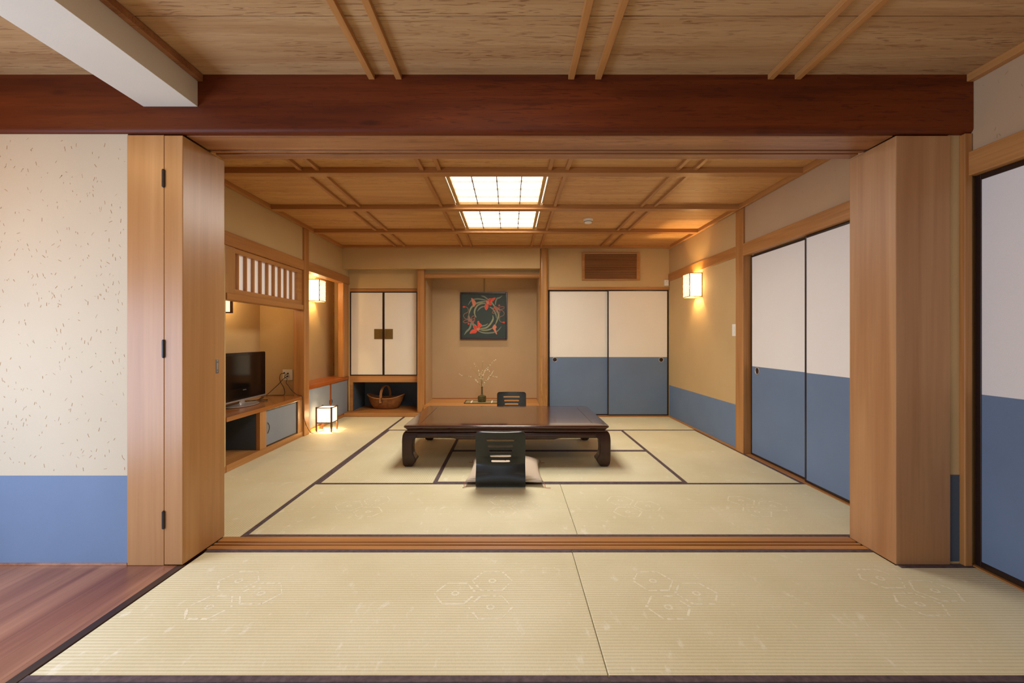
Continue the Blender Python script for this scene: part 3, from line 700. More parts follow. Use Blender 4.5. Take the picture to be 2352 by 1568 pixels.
# outlet with plugs and cords
op = thing('wall_outlet', 'cream double outlet plate on the television alcove end wall', 'outlet', (-2.548, 4.998, 0.684))
box('cover_plate', -2.606, -2.491, 4.992, 4.9995, 0.622, 0.744, 'plastic', op, 0.003)
for zz in (0.702, 0.662): box('socket_face', -2.570, -2.515, 4.9908, 4.9925, zz-0.014, zz+0.014, 'plastic', op, 0.001)
box('socket_face', -2.592, -2.572, 4.9908, 4.9925, 0.69, 0.72, 'plastic', op, 0.001)
def plug_cord(label, px, pz, pts, r=0.0032, group='black cords plugged into the cream outlet'):
    t = thing('power_cord', label, 'power cord', (px, 4.96, pz), group=group)
    MB().tube([(px-0.012, 4.988, pz), (px-0.006, 4.962, pz-0.003)], lambda q: 0.0085-0.003*q, 10, smooth=False).build('plug', 'plastic_dark', t, smooth='auto')
    MB().tube([(px-0.006, 4.960, pz-0.003)]+pts, r, 8).build('cord', 'plastic_dark', t, smooth=True)
plug_cord('black cord looping from the outlet down to the counter back', -2.572, 0.706, [(-2.60, 4.94, 0.695), (-2.612, 4.94, 0.65), (-2.605, 4.95, 0.60), (-2.575, 4.95, 0.55), (-2.560, 4.95, 0.50), (-2.565, 4.95, 0.463), (-2.60, 4.95, 0.455), (-2.70, 4.95, 0.455), (-2.74, 4.90, 0.455)])
plug_cord('black cord slanting from the outlet towards behind the television', -2.535, 0.668, [(-2.555, 4.945, 0.655), (-2.585, 4.94, 0.625), (-2.625, 4.94, 0.58), (-2.68, 4.93, 0.525), (-2.72, 4.92, 0.485), (-2.75, 4.90, 0.458), (-2.77, 4.85, 0.455)])
plug_cord('long black cord running from the outlet over the counter edge to the lantern', -2.530, 0.700, [(-2.56, 4.945, 0.672), (-2.548, 4.94, 0.655), (-2.522, 4.93, 0.642), (-2.528, 4.92, 0.600), (-2.500, 4.91, 0.570), (-2.45, 4.885, 0.52), (-2.38, 4.87, 0.470), (-2.325, 4.865, 0.456), (-2.316, 4.868, 0.41), (-2.314, 4.88, 0.25), (-2.305, 4.93, 0.12), (-2.290, 4.99, 0.03), (-2.27, 5.03, 0.006), (-2.24, 5.12, 0.005), (-2.22, 5.20, 0.006)], 0.0028)
cw = MB().tube([(-2.70, 4.48, 0.458), (-2.64, 4.50, 0.457), (-2.60, 4.55, 0.470), (-2.61, 4.62, 0.475), (-2.68, 4.66, 0.458)], 0.003, 8).tube([(-2.72, 4.47, 0.457), (-2.60, 4.46, 0.456), (-2.53, 4.52, 0.457), (-2.56, 4.58, 0.458), (-2.64, 4.52, 0.458), (-2.70, 4.42, 0.458)], 0.003, 8)
cw.build('coiled_cord', 'plastic_dark', smooth=True, tag=('dark cord bundle lying on the counter behind the television stand', 'cord'))

# ================================================================ LAMPS
def point(name, loc, power, color, r=0.02):
    d_ = bpy.data.lights.new(name, 'POINT'); d_.energy = power; d_.color = color; d_.shadow_soft_size = r
    o = bpy.data.objects.new(name, d_); COL.objects.link(o); o.location = loc; return o
def sconce(label, xw, sg, y0, y1, z0, z1):
    """mounted on wall x=xw, projects sg*0.146"""
    dpt = 0.146; xf = xw+sg*dpt
    t = thing('wall_sconce', label, 'wall lamp', (xw, (y0+y1)/2, z0), group='box-shaped lattice wall lamps')
    r = 0.0045
    mb = MB()
    for yy in (y0, y1):
        for xx in (xw+sg*r, xf): mb.box(xx-r, xx+r, yy-r, yy+r, z0, z1)
    for zz in (z0, z1):
        for yy in (y0, y1): mb.box(min(xw, xf), max(xw, xf), yy-r, yy+r, zz-r, zz+r)
        mb.box(xf-r, xf+r, y0, y1, zz-r, zz+r); mb.box(xw, xw+sg*2*r, y0, y1, zz-r, zz+r)
    mb.build('frame', 'lamp_frame', t, bevel=0.001)
    e = 0.0008
    mb = MB().box(min(xw, xf), max(xw, xf), y0-e, y0+e, z0+r, z1-r).box(min(xw, xf), max(xw, xf), y1-e, y1+e, z0+r, z1-r).box(xf-e, xf+e, y0+r, y1-r, z0+r, z1-r)
    mb.build('paper_shade', 'lamp_paper', t)
    # basket-weave lattice on the front face: diagonal pairs
    mb = MB(); xl0, xl1 = (xf+sg*0.001, xf+sg*0.004)
    Wd, Hd = y1-y0, z1-z0; p = 0.062
    def clip(a, b):
        (ya, za), (yb, zb_) = a, b; t0, t1 = 0.0, 1.0; dy, dz = yb-ya, zb_-za
        for q, dlt, lo_, hi in ((ya, dy, y0, y1), (za, dz, z0, z1)):
            if abs(dlt) < 1e-9: continue
            u, v = (lo_-q)/dlt, (hi-q)/dlt
            if u > v: u, v = v, u
            t0, t1 = max(t0, u), min(t1, v)
        return None if t0 >= t1 else ((ya+dy*t0, za+dz*t0), (ya+dy*t1, za+dz*t1))
    k = -8
    while k < 12:
        for s_ in (1, -1):
            c0 = (y0, z0+k*p) if s_ > 0 else (y0, z1-k*p)
            c1 = (y1, c0[1]+s_*Wd*1.25)
            cc = clip(c0, c1)
            if cc:
                (ya, za), (yb, zb_) = cc; d_ = Vector((yb-ya, zb_-za)).normalized(); nn = Vector((-d_.y, d_.x))*0.0024
                pts = [(ya-nn.x, za-nn.y), (yb-nn.x, zb_-nn.y), (yb+nn.x, zb_+nn.y), (ya+nn.x, za+nn.y)]
                mb.prism(pts, 'x', min(xl0, xl1)+(0.0006 if s_ > 0 else 0), max(xl0, xl1)+(0.0006 if s_ > 0 else 0))
        k += 1
    mb.build('lattice', 'lamp_frame', t)
    L = point('sconce_bulb', (xw+sg*0.05, (y0+y1)/2, (z0+z1)/2+0.0), 20, (1.0, 0.75, 0.38), 0.018)
    return t
sconce('lattice box wall lamp on the plain sand wall by the light switch', XR, -1, 5.06, 5.25, 1.590, 1.860)
sconce('lattice box wall lamp inside the alcove above the low cupboard', -2.62, 1, 5.655, 5.845, 1.590, 1.868)
# thin lamp in the television alcove
t = thing('alcove_lamp', 'small framed paper lamp above the television, mostly hidden by the casing', 'wall lamp', (-2.868, 4.21, 1.345))
box('paper_shade', -2.868, -2.700, 4.203, 4.222, 1.357, 1.60, 'niche_paper', t)
MB().box(-2.700, -2.687, 4.20, 4.228, 1.345, 1.612).box(-2.868, -2.70, 4.20, 4.228, 1.345, 1.357).box(-2.868, -2.70, 4.20, 4.228, 1.60, 1.612).build('frame', 'andon_frame', t, bevel=0.001)
point('alcove_bulb', (-2.72, 4.35, 1.52), 4.5, (1.0, 0.70, 0.36), 0.05)

# floor lantern
fx0, fx1, fy0, fy1 = -2.275, -2.100, 5.125, 5.290
t = thing('floor_lantern', 'small lit square paper lantern on four legs standing on the mat', 'lamp', (-2.19, 5.21, 0.001))
for xx in (fx0, fx1):
    for yy in (fy0, fy1):
        def sq(h, z): return [(xx-h, yy-h, z), (xx+h, yy-h, z), (xx+h, yy+h, z), (xx-h, yy+h, z)]
        MB().loft([sq(0.0065, 0.002), sq(0.0085, 0.05), sq(0.0085, 0.292)]).build('leg', 'andon_frame', t)
r = 0.005
for zz in (0.108, 0.281):
    mb = MB()
    for yy in (fy0, fy1): mb.box(fx0+.008, fx1-.008, yy-r, yy+r, zz-r, zz+r)
    for xx in (fx0, fx1): mb.box(xx-r, xx+r, fy0+.008, fy1-.008, zz-r, zz+r)
    mb.build('rail_frame', 'andon_frame', t)
mb = MB()
for q in (1/3, 2/3):
    xx = fx0+(fx1-fx0)*q; yy = fy0+(fy1-fy0)*q
    mb.box(xx-.0014, xx+.0014, fy0-0.0025, fy0+0.0005, 0.112, 0.278).box(xx-.0014, xx+.0014, fy1-0.0005, fy1+0.0025, 0.112, 0.278)
    mb.box(fx0-.0025, fx0+.0005, yy-.0014, yy+.0014, 0.112, 0.278).box(fx1-.0005, fx1+.0025, yy-.0014, yy+.0014, 0.112, 0.278)
mb.build('muntins', 'lamp_frame', t)
e = 0.0006
MB().box(fx0+.006, fx1-.006, fy0, fy0+2*e, .112, .277).box(fx0+.006, fx1-.006, fy1-2*e, fy1, .112, .277).box(fx0, fx0+2*e, fy0+.006, fy1-.006, .112, .277).box(fx1-2*e, fx1, fy0+.006, fy1-.006, .112, .277).build('paper_shade', 'andon_paper', t)
box('paper_top', fx0+.006, fx1-.006, fy0+.006, fy1-.006, 0.2775, 0.279, 'andon_paper', t)
MB().box(fx0+.008, fx1-.008, 5.195, 5.215, 0.106, 0.112).lathe([(0.014, 0.112), (0.016, 0.13), (0.012, 0.15), (0.001, 0.152)], (-2.19, 5.205, 0), 16).build('bulb_holder', 'plastic_dark', t)
point('lantern_bulb', (-2.1875, 5.207, 0.185), 11.0, (1.0, 0.74, 0.38), 0.02)

# ceiling panels
def ceiling_panel(label, y0, y1, zoff=0.0):
    t = thing('ceiling_light', label, 'ceiling light', ((LX0+LX1)/2, (y0+y1)/2, 2.368), group='lit paper ceiling panels')
    z0, z1 = 2.366, 2.392; f = 0.036; g = 0.010
    X0, X1 = LX0+g, LX1-g
    mb = MB().box(X0, X0+f*0.8, y0, y1, z0, z1).box(X1-f*0.8, X1, y0, y1, z0, z1).box(X0+f*.8, X1-f*.8, y0, y0+f, z0, z1).box(X0+f*.8, X1-f*.8, y1-f, y1, z0, z1)
    mb.build('frame', 'lamp_frame', t, bevel=0.002)
    for q in (1, 2, 3):
        yy = y1-f-0.005-0.190*q+0.0
        if yy > y0+f: box('cross_bar', X0+f*.8, X1-f*.8, yy-0.0045, yy+0.0045, 2.372, 2.388, 'lamp_bar', t)
        xx = X0+(X1-X0)*q/4
        box('long_bar', xx-0.0035, xx+0.0035, y0+f, y1-f, 2.3705, 2.3890, 'cane_dark', t)
    box('diffuser_paper', X0+0.01, X1-0.01, y0+0.01, y1-0.01, 2.3925, 2.3945, 'diffuser', t)
    mb = MB().box(LX0-0.010, LX0-0.002, y0, y1, CZ+.002, CZ+0.12).box(LX1+0.002, LX1+0.010, y0, y1, CZ+.002, CZ+0.12).box(LX0-.01, LX1+.01, y0, y1, CZ+0.10, CZ+0.12)
    mb.build('light_box', 'plastic', t)
    area('ceiling_panel_lamp', ((LX0+LX1)/2, (y0+y1)/2, 2.364), (0, 0, 0), LX1-LX0-0.08, y1-y0-0.08, 28, (1.0, 0.95, 0.86))
    for xx in (LX0+0.001, LX1-0.009): box('light_gap', xx, xx+0.008, y0, y1, 2.396, 2.398, 'diffuser', t)
    return t
ceiling_panel('lit paper grid ceiling panel nearer the big dark beam', 3.353, 4.155)
ceiling_panel('lit paper grid ceiling panel farther in, above the table', 4.268, 5.075)

# ================================================================ SMALL FIXTURES
t = thing('smoke_detector', 'round white smoke detector on the ceiling boards', 'smoke detector', (0.846, 4.70, 2.34))
MB().lathe([(0.001, 0), (0.030, 0.0), (0.040, 0.006), (0.044, 0.022), (0.050, 0.026), (0.052, 0.043), (0.001, 0.0435)], (0.846, 4.70, 2.3415), 32).build('housing', 'plastic', t, smooth='auto')
MB().lathe([(0.041, 0.0), (0.0455, 0.001), (0.0455, 0.004), (0.041, 0.005)], (0.846, 4.70, 2.3560), 32).build('vent_ring', 'dim', t, smooth='auto')
t = thing('air_vent', 'brown slatted air conditioning grille high above the closet doors', 'vent grille', (1.413, 6.10, 1.92))
mb = MB(); x0, x1, z0, z1 = 1.010, 1.815, 1.913, 2.300; f = 0.038
mb.box(x0, x0+f, 6.086, 6.111, z0, z1).box(x1-f, x1, 6.086, 6.111, z0, z1).box(x0+f, x1-f, 6.086, 6.111, z0, z0+.022).box(x0+f, x1-f, 6.086, 6.111, z1-.022, z1)
mb.build('frame', 'wood_x', t, bevel=0.002)
mb = MB(); zz = z0+.03
while zz < z1-.03: mb.box(x0+f, x1-f, 6.090, 6.100, zz, zz+0.0062); zz += 0.0152
mb.build('louvres', 'wood_x', t)
box('backing', x0+f, x1-f, 6.106, 6.1105, z0+.022, z1-.022, 'dim', t)
t = thing('thermostat', 'tiny white control box at the corner above the closet doors', 'thermostat', (2.187, 6.10, 1.835))
box('body', 2.164, 2.221, 6.086, 6.1098, 1.836, 1.918, 'plastic', t, 0.003)
box('cover_flap', 2.168, 2.217, 6.083, 6.0865, 1.840, 1.866, 'plastic', t, 0.001)
box('indicator', 2.188, 2.194, 6.0848, 6.0862, 1.893, 1.899, 'dim', t)
t = thing('light_switch', 'white light switch plate on the sand wall beside the slim post', 'light switch', (2.23, 4.33, 1.12))
box('plate', 2.2275, 2.2358, 4.295, 4.365, 1.122, 1.242, 'plastic', t, 0.003)
for zz in (1.160, 1.202): box('button', 2.2240, 2.2278, 4.316, 4.344, zz-0.015, zz+0.015, 'plastic', t, 0.002)

# ================================================================ PICTURE
PX, PZ, PY, PW = -0.4075, 1.453, 6.790, 0.733
t = thing('framed_picture', 'square dark green picture of red irises in a ring, black frame', 'picture', (PX, PY+0.015, PZ-PW/2))
h = PW/2; mb = MB(); f = 0.024
mb.box(PX-h, PX-h+f, PY-0.012, PY+0.022, PZ-h, PZ+h).box(PX+h-f, PX+h, PY-0.012, PY+0.022, PZ-h, PZ+h).box(PX-h+f, PX+h-f, PY-0.012, PY+0.022, PZ-h, PZ-h+f).box(PX-h+f, PX+h-f, PY-0.012, PY+0.022, PZ+h-f, PZ+h)
mb.build('frame', 'black', t, bevel=0.004)
def U(x, y): return (PX+(x-741)/1127*PW, PZ-(y-783)/1127*PW)
art = MB(); art.box(PX-h+f, PX+h-f, PY, PY+0.008, PZ-h+f, PZ+h-f, 0)
lay = [0]
def flat(poly, m):
    lay[0] += 1; y = PY-0.0004-0.00003*lay[0]
    art.add([(U(*p)[0], y, U(*p)[1]) for p in poly], [tuple(range(len(poly)))], m)
def petal(P, m, w_=7):
    P = list(P); n_ = len(P); Q = []
    for i in range(n_):
        p0, p1, p2, p3 = [Vector(P[(i+d)%n_]) for d in (-1, 0, 1, 2)]
        for j in range(5):
            q = j/5; Q.append(tuple(0.5*((2*p1)+(-p0+p2)*q+(2*p0-5*p1+4*p2-p3)*q*q+(-p0+3*p1-3*p2+p3)*q**3)))
    flat(Q, m); leaf(Q+[Q[0]], w_, 4 if m == 3 else 5, True)
def crs(P, k=6):
    P = [Vector(p) for p in P]; Q = []
    for i in range(len(P)-1):
        p0 = P[max(i-1, 0)]; p1 = P[i]; p2 = P[i+1]; p3 = P[min(i+2, len(P)-1)]
        for j in range(k):
            q = j/k; Q.append(0.5*((2*p1)+(-p0+p2)*q+(2*p0-5*p1+4*p2-p3)*q*q+(-p0+3*p1-3*p2+p3)*q**3))
    Q.append(P[-1]); return Q
def leaf(P, w_, m, both=False):
    Q = crs(P); L = []; R = []; N = len(Q)
    for i, p in enumerate(Q):
        d_ = (Q[min(i+1, N-1)]-Q[max(i-1, 0)]).normalized(); nn = Vector((-d_.y, d_.x))
        u = i/(N-1); ww = w_/2*(min(1, u*3.2)**0.7 if not both else 1)*(1 if both else min(1, (1.25-u)*2))
        L.append(p+nn*ww); R.append(p-nn*ww)
    lay[0] += 1; y = PY-0.0004-0.00003*lay[0]
    V = [(U(p.x, p.y)[0], y, U(p.x, p.y)[1]) for p in L+R]
    art.add(V, [(i, i+1, N+i+1, N+i) for i in range(N-1)], m)
for P, w_, m in (([(365,535),(440,420),(560,380),(700,390),(820,420)],34,1), ([(380,780),(400,690),(450,580),(560,490),(700,450),(800,445)],40,2), ([(570,830),(525,740),(530,640),(590,540),(690,490),(790,490)],38,2),
    ([(585,680),(640,610),(700,570),(770,560)],30,1), ([(675,305),(760,330),(840,390),(900,430)],34,1), ([(1190,300),(1120,350),(1060,370),(1030,440),(1020,520)],38,1),
    ([(1010,1020),(1060,900),(1100,760),(1050,640),(1000,560),(930,450)],42,2), ([(1050,850),(1030,740),(960,620),(880,570)],34,1), ([(955,765),(965,860),(900,980),(800,1070),(660,1085)],40,2),
    ([(850,965),(780,1010),(700,1025),(640,1030)],34,1), ([(1170,1030),(1080,1140),(960,1185),(800,1195),(700,1180),(600,1140)],34,1), ([(980,1060),(880,1110),(760,1130),(640,1110)],34,2),
    ([(270,1245),(330,1160),(400,1090),(430,1010),(420,960)],44,1), ([(600,1100),(520,1040),(440,960)],32,1), ([(380,770),(400,870),(480,970),(560,1010)],34,1)): leaf(P, w_, m)
for s_ in (0, 1):
    T = (lambda p: p) if s_ == 0 else (lambda p: (1490-p[0], 1510-p[1]))
    for P in ([(250,930),(290,890),(380,880),(370,930),(290,950),(250,930)], [(440,830),(490,785),(540,800),(510,850),(450,860),(440,830)], [(300,565),(350,590),(372,640),(355,700),(280,735),(257,790),(300,850),(380,860)],
              [(380,770),(362,820),(372,900),(430,930)], [(390,770),(410,840),(420,900)], [(420,860),(470,910),(510,960)], [(520,850),(525,900),(490,930)]):
        leaf([T(p) for p in P], 13, 5, True)
    flat([T(p) for p in ((365,870),(440,850),(500,960),(470,965),(430,940),(380,910))], 5)
    flat([T(p) for p in ((238,555),(270,545),(310,570),(275,592),(245,585))], 3)
    flat([T(p) for p in ((350,970),(390,945),(400,985),(370,1000))], 3); flat([T(p) for p in ((480,900),(510,890),(510,930),(490,930))], 3)
petal([(865,375),(935,370),(1020,350),(975,420),(930,450),(930,520),(870,520),(850,470)], 3)
petal([(770,530),(810,500),(850,530),(845,590),(800,645),(770,590)], 3)
petal([(800,420),(855,430),(875,490),(815,500)], 4); 
petal([(595,920),(625,915),(640,960),(685,990),(675,1040),(620,1070),(600,1010)], 3); petal([(495,1005),(560,1020),(590,1060),(560,1100),(500,1080)], 3)
petal([(410,1205),(450,1130),(520,1110),(580,1130),(550,1190),(470,1200)], 3); petal([(565,1085),(640,1070),(650,1110),(600,1140)], 4)
petal([(445,360),(520,410),(560,480),(540,530),(500,570),(470,500)], 4); petal([(1000,990),(1050,1050),(1030,1100),(1060,1220),(1035,1215),(985,1130),(950,1070)], 4)
for P in ([(800,600),(820,550),(800,530)], [(900,480),(940,400),(990,375)], [(620,1030),(640,990),(620,950)], [(440,1180),(500,1140),(550,1150)]): leaf(P, 9, 4, True)
art.build('painting', ['art_bg', 'art_leaf', 'art_leaf2', 'art_red', 'art_pink', 'art_rib'], t)
MB().tube([(-0.40, 6.80, PZ+h), (-0.40, 6.80, 2.10)], 0.005, 8, smooth=False).build('hanging_wire', 'brass', t)
MB().tube([(-0.40, 6.79, 2.12), (-0.40, 6.775, 2.09), (-0.40, 6.79, 2.07)], 0.004, 8).build('hook', 'brass', t, smooth=True)

# ================================================================ TRAY, VASE, BRANCHES
t = thing('display_tray', 'flat framed cane tray on the alcove floor under the vase', 'tray', (-0.41, 6.44, 0.1565))
x0, x1, y0, y1 = -0.665, -0.165, 6.295, 6.585
mb = MB().box(x0, x1, y0, y0+.010, 0.157, 0.167).box(x0, x1, y1-.010, y1, 0.157, 0.167).box(x0, x0+.014, y0+.01, y1-.01, 0.157, 0.171).box(x1-.014, x1, y0+.01, y1-.01, 0.157, 0.171)
mb.build('rim', 'cane_dark', t, bevel=0.001)
box('tray_panel', x0+.014, x1-.014, y0+.01, y1-.01, 0.157, 0.163, 'glass', t)
for xx in (-0.565, -0.265): box('inlay_strip', xx-.010, xx+.010, y0+.011, y1-.011, 0.163, 0.1645, 'plastic', t)
VX, VY, VZ = -0.413, 6.46, 0.1635
MB().lathe([(0.001, 0.0), (0.050, 0.0), (0.059, 0.008), (0.063, 0.03), (0.064, 0.062), (0.060, 0.082), (0.046, 0.091), (0.022, 0.096), (0.014, 0.106), (0.012, 0.13), (0.0115, 0.18), (0.0125, 0.205), (0.0145, 0.218), (0.012, 0.219), (0.009, 0.205), (0.008, 0.17), (0.001, 0.16)], (VX, VY, VZ), 36).build('bottle_vase', 'bronze', smooth='auto', tag=('squat bronze-green vase with a tall thin neck in the alcove', 'vase'))
t = thing('blossom_branches', 'spray of thin green twigs with white buds in the bronze vase', 'branches', (VX, VY, VZ+0.22))
stems = MB(); buds = MB()
def bud(p, s_):
    n_ = 6; L = s_*random.uniform(1.0, 1.9); d_ = Vector((random.uniform(-1, 1), random.uniform(-.6, .6), random.uniform(-.3, 1))).normalized()
    buds.tube([tuple(p-d_*L), tuple(p-d_*L*0.4), tuple(p+d_*L*0.4), tuple(p+d_*L)], lambda q: s_*(0.25+0.75*math.sin(PI*min(max(q, .02), .98))), n_, smooth=False)
def px(x, y, dy=0): # photo-derived twig points in the plane of the vase
    Y = VY+dy; return Vector(((x-1171)/1000*Y, Y, 1.1+(777-y)/1000*Y))
def twig(P, r=0.0022, nb=0, bs=0.0042, t0=0.2):
    Q = crs3(P); stems.tube([tuple(q) for q in Q], lambda u: r*(1-0.65*u), 5, smooth=False)
    for _ in range(nb):
        u = random.uniform(t0, 1.0); q = Q[int(u*(len(Q)-1))]; bud(q+Vector((random.uniform(-.006, .006), random.uniform(-.006, .006), random.uniform(-.004, .006))), bs*random.uniform(0.7, 1.2))
def crs3(P, k=5): return crs(P, k)
def Z8(x, y, dy=0): return px(1040+x/9.8, 800+y/9.8, dy)
base = lambda: Z8(657+random.uniform(-7, 7), 855)
twig([base(), Z8(640, 760), Z8(625, 620), Z8(655, 480), Z8(668, 270)], 0.0026, 8)
twig([base(), Z8(650, 700, .03), Z8(670, 500, .05), Z8(676, 290, .05)], 0.002, 2)
twig([base(), Z8(670, 700, -.03), Z8(700, 560, -.05), Z8(790, 420, -.06), Z8(900, 310, -.06), Z8(980, 255, -.05)], 0.0026, 20)
twig([base(), Z8(700, 780, -.02), Z8(770, 700, -.04), Z8(850, 600, -.04), Z8(930, 490, -.03)], 0.0024, 22, t0=0.1)
twig([base(), Z8(720, 800, .02), Z8(800, 680, .04), Z8(880, 630, .04), Z8(1005, 645, .04)], 0.0022, 14)
twig([base(), Z8(600, 810, -.02), Z8(530, 730, -.04), Z8(450, 650, -.04), Z8(330, 620, -.03), Z8(210, 615, -.02), Z8(145, 570, 0)], 0.0022, 16)
twig([base(), Z8(620, 700, .03), Z8(560, 590, .05), Z8(480, 500, .06), Z8(385, 420, .06)], 0.002, 5)
twig([base(), Z8(610, 640, -.03), Z8(560, 470, -.03), Z8(455, 315, -.02)], 0.0018, 8)
twig([base(), Z8(630, 650, .02), Z8(590, 540, .03), Z8(580, 490, .04)], 0.0018, 9)
twig([base(), Z8(660, 650, -.05), Z8(690, 600, -.07), Z8(720, 510, -.07), Z8(810, 380, -.05)], 0.002, 14)
twig([base(), Z8(640, 600, .05), Z8(610, 440, .06), Z8(530, 300, .05)], 0.0014, 2)
twig([Z8(700, 560, -.05), Z8(800, 470, -.04), Z8(840, 560, -.03)], 0.0014, 8)
twig([base(), Z8(640, 740, .05), Z8(545, 570, .06)], 0.0016, 4)
stems.build('twigs', 'stem', t, smooth=True); buds.build('buds', 'bud', t, smooth=True)['kind'] = 'stuff'

# ================================================================ BASKET
BX, BY_, BZ = -1.855, 6.52, 0.056
t = thing('bamboo_basket', 'woven brown boat-shaped basket with arched handle in the niche', 'basket', (BX, BY_, BZ))
def bring(rx, ry, z, lift, n_=48): return [(BX+rx*math.cos(a), BY_+ry*math.sin(a), BZ+z+lift*abs(math.cos(a))**2.4) for a in [2*PI*k/n_ for k in range(n_)]]
prof = [(0.02, 0.012, 0.0, 0), (0.155, 0.085, 0.0, 0), (0.180, 0.100, 0.010, 0.0), (0.215, 0.120, 0.050, 0.004), (0.242, 0.134, 0.095, 0.014), (0.262, 0.143, 0.135, 0.035), (0.272, 0.147, 0.155, 0.052)]
inner = [(a-0.008, b-0.008, z+0.004, l) for a, b, z, l in prof[::-1][:-1]]
mb = MB(); mb.loft([bring(*p) for p in prof]+[bring(*p) for p in inner]+[bring(0.01, 0.008, 0.012, 0)])
mb.build('body', 'basket', t, smooth='auto')
rim = bring(0.274, 0.149, 0.158, 0.053); rim.append(rim[0]); rim.append(rim[1])
MB().tube(rim, 0.0085, 8, smooth=False).build('rim', 'cane', t, smooth=True)
def band(xc, w_, pts, th=0.004):
    mb = MB(); rings = []
    for i, (y, z) in enumerate(pts):
        y0, z0 = pts[max(i-1, 0)]; y1, z1 = pts[min(i+1, len(pts)-1)]; d_ = Vector((y1-y0, z1-z0)).normalized(); nn = Vector((-d_.y, d_.x))*th
        rings.append([(xc-w_, y-nn.x, z-nn.y), (xc+w_, y-nn.x, z-nn.y), (xc+w_, y+nn.x, z+nn.y), (xc-w_, y+nn.x, z+nn.y)])
    mb.loft(rings); return mb
hp = [(BY_-0.155, BZ+0.10)]+[(BY_-0.150*math.cos(a), BZ+0.165+0.175*math.sin(a)**0.8 if math.sin(a) > 0 else BZ+0.165) for a in [PI*k/18 for k in range(19)]]+[(BY_+0.155, BZ+0.10)]
# handle seen slightly turned: shear across x with depth
mbh = band(BX-0.005, 0.0165, hp); mbh.v = [(x+0.20*(y-BY_), y, z) for x, y, z in mbh.v]
mbh.build('handle', 'cane', t, smooth='auto')
for s_ in (-1, 1):
    MB().box(BX-0.026-0.025+0.022, BX-0.016, BY_-0.166, BY_-0.146, BZ+0.125, BZ+0.178).build('binding', 'cane_dark', t, bevel=0.003) if s_ < 0 else None
for dx in (-0.040, -0.020): MB().tube([(BX+dx, BY_-0.158, BZ+0.128), (BX+dx, BY_-0.146, BZ+0.08)], 0.0035, 6, smooth=False).build('binding_tail', 'cane_dark', t)

# ================================================================ LOW TABLE
t = thing('low_table', 'long low red-brown lacquered table with curved legs on the mats', 'table', (-0.03, 4.24, 0.001))
TX0, TX1, TY0, TY1, TZ = -0.905, 0.845, 3.685, 4.775, 0.361
def rr(off, z, r=0.030, ns=5):
    x0, x1, y0, y1 = TX0+off, TX1-off, TY0+off, TY1-off; r = max(r-off*0.3, 0.006); P = []
    for (cx, cy, a0) in ((x1-r, y1-r, 0), (x0+r, y1-r, PI/2), (x0+r, y0+r, PI), (x1-r, y0+r, 1.5*PI)):
        for k in range(ns+1):
            a = a0+PI/2*k/ns; P.append((cx+r*math.cos(a), cy+r*math.sin(a), z))
    return P
prof = [(0.03, 0.306), (0.020, 0.308), (0.018, 0.314), (0.024, 0.317), (0.026, 0.321), (0.021, 0.325), (0.016, 0.328), (0.013, 0.333), (0.006, 0.338), (0.001, 0.344), (0.0, 0.350), (0.002, 0.356), (0.007, 0.360), (0.012, 0.361), (0.13, 0.361)]
top = MB().loft([rr(o, z) for o, z in prof]).build('table_top', 'table', t, smooth='auto')
mb = MB(); ix0, ix1, iy0, iy1 = TX0+0.125, TX1-0.125, TY0+0.11, TY1-0.11; e = 0.0008
for xa in (ix0, ix1-.003): box('panel_joint', xa, xa+.003, iy0, iy1, TZ-.001, TZ+e, 'plastic_dark', top)
LX_0, LX_1, LY_0, LY_1 = -0.922, 0.862, 3.715, 4.790
# apron with bulged face and stepped lower edge
def apron(axis, a0, a1, c, sg):
    # cross-section offsets outward: (out, z)
    L = a1-a0; st_ = 0.215*L
    cuts = [a0, a0+st_-0.03, a0+st_, a0+st_+0.04, a1-st_-0.04, a1-st_, a1-st_+0.03, a1]
    zb = [0.246, 0.246, 0.244, 0.234, 0.234, 0.244, 0.246, 0.246]
    rings = []
    for a, z in zip(cuts, zb):
        sec = [(-0.030, z), (0.0, z), (0.004, z+0.006), (0.010, z+0.022), (0.008, z+0.045 if z < .24 else z+0.036), (-0.002, 0.296), (-0.014, 0.308), (-0.040, 0.308)]
        rings.append([((c+sg*o, a, zz) if axis == 'y' else (a, c+sg*o, zz)) for o, zz in sec])
    return MB().loft(rings)
apron('x', LX_0+0.10, LX_1-0.10, LY_0+0.018, -1).build('apron', 'table_leg', t, smooth='auto')
apron('x', LX_0+0.10, LX_1-0.10, LY_1-0.018, 1).build('apron', 'table_leg', t, smooth='auto')
apron('y', LY_0+0.10, LY_1-0.10, LX_0+0.018, -1).build('apron', 'table_leg', t, smooth='auto')
apron('y', LY_0+0.10, LY_1-0.10, LX_1-0.018, 1).build('apron', 'table_leg', t, smooth='auto')
secs = [(0.0, 0.020, 0.082), (0.012, 0.010, 0.092), (0.03, 0.005, 0.104), (0.055, 0.002, 0.120), (0.068, 0.001, 0.120), (0.090, 0.0, 0.106), (0.115, 0.0, 0.096), (0.150, 0.0, 0.091), (0.19, 0.0, 0.092), (0.222, 0.0, 0.096), (0.240, 0.001, 0.104), (0.250, 0.002, 0.125), (0.268, 0.004, 0.13), (0.285, 0.009, 0.13), (0.298, 0.017, 0.13), (0.3075, 0.030, 0.13)]
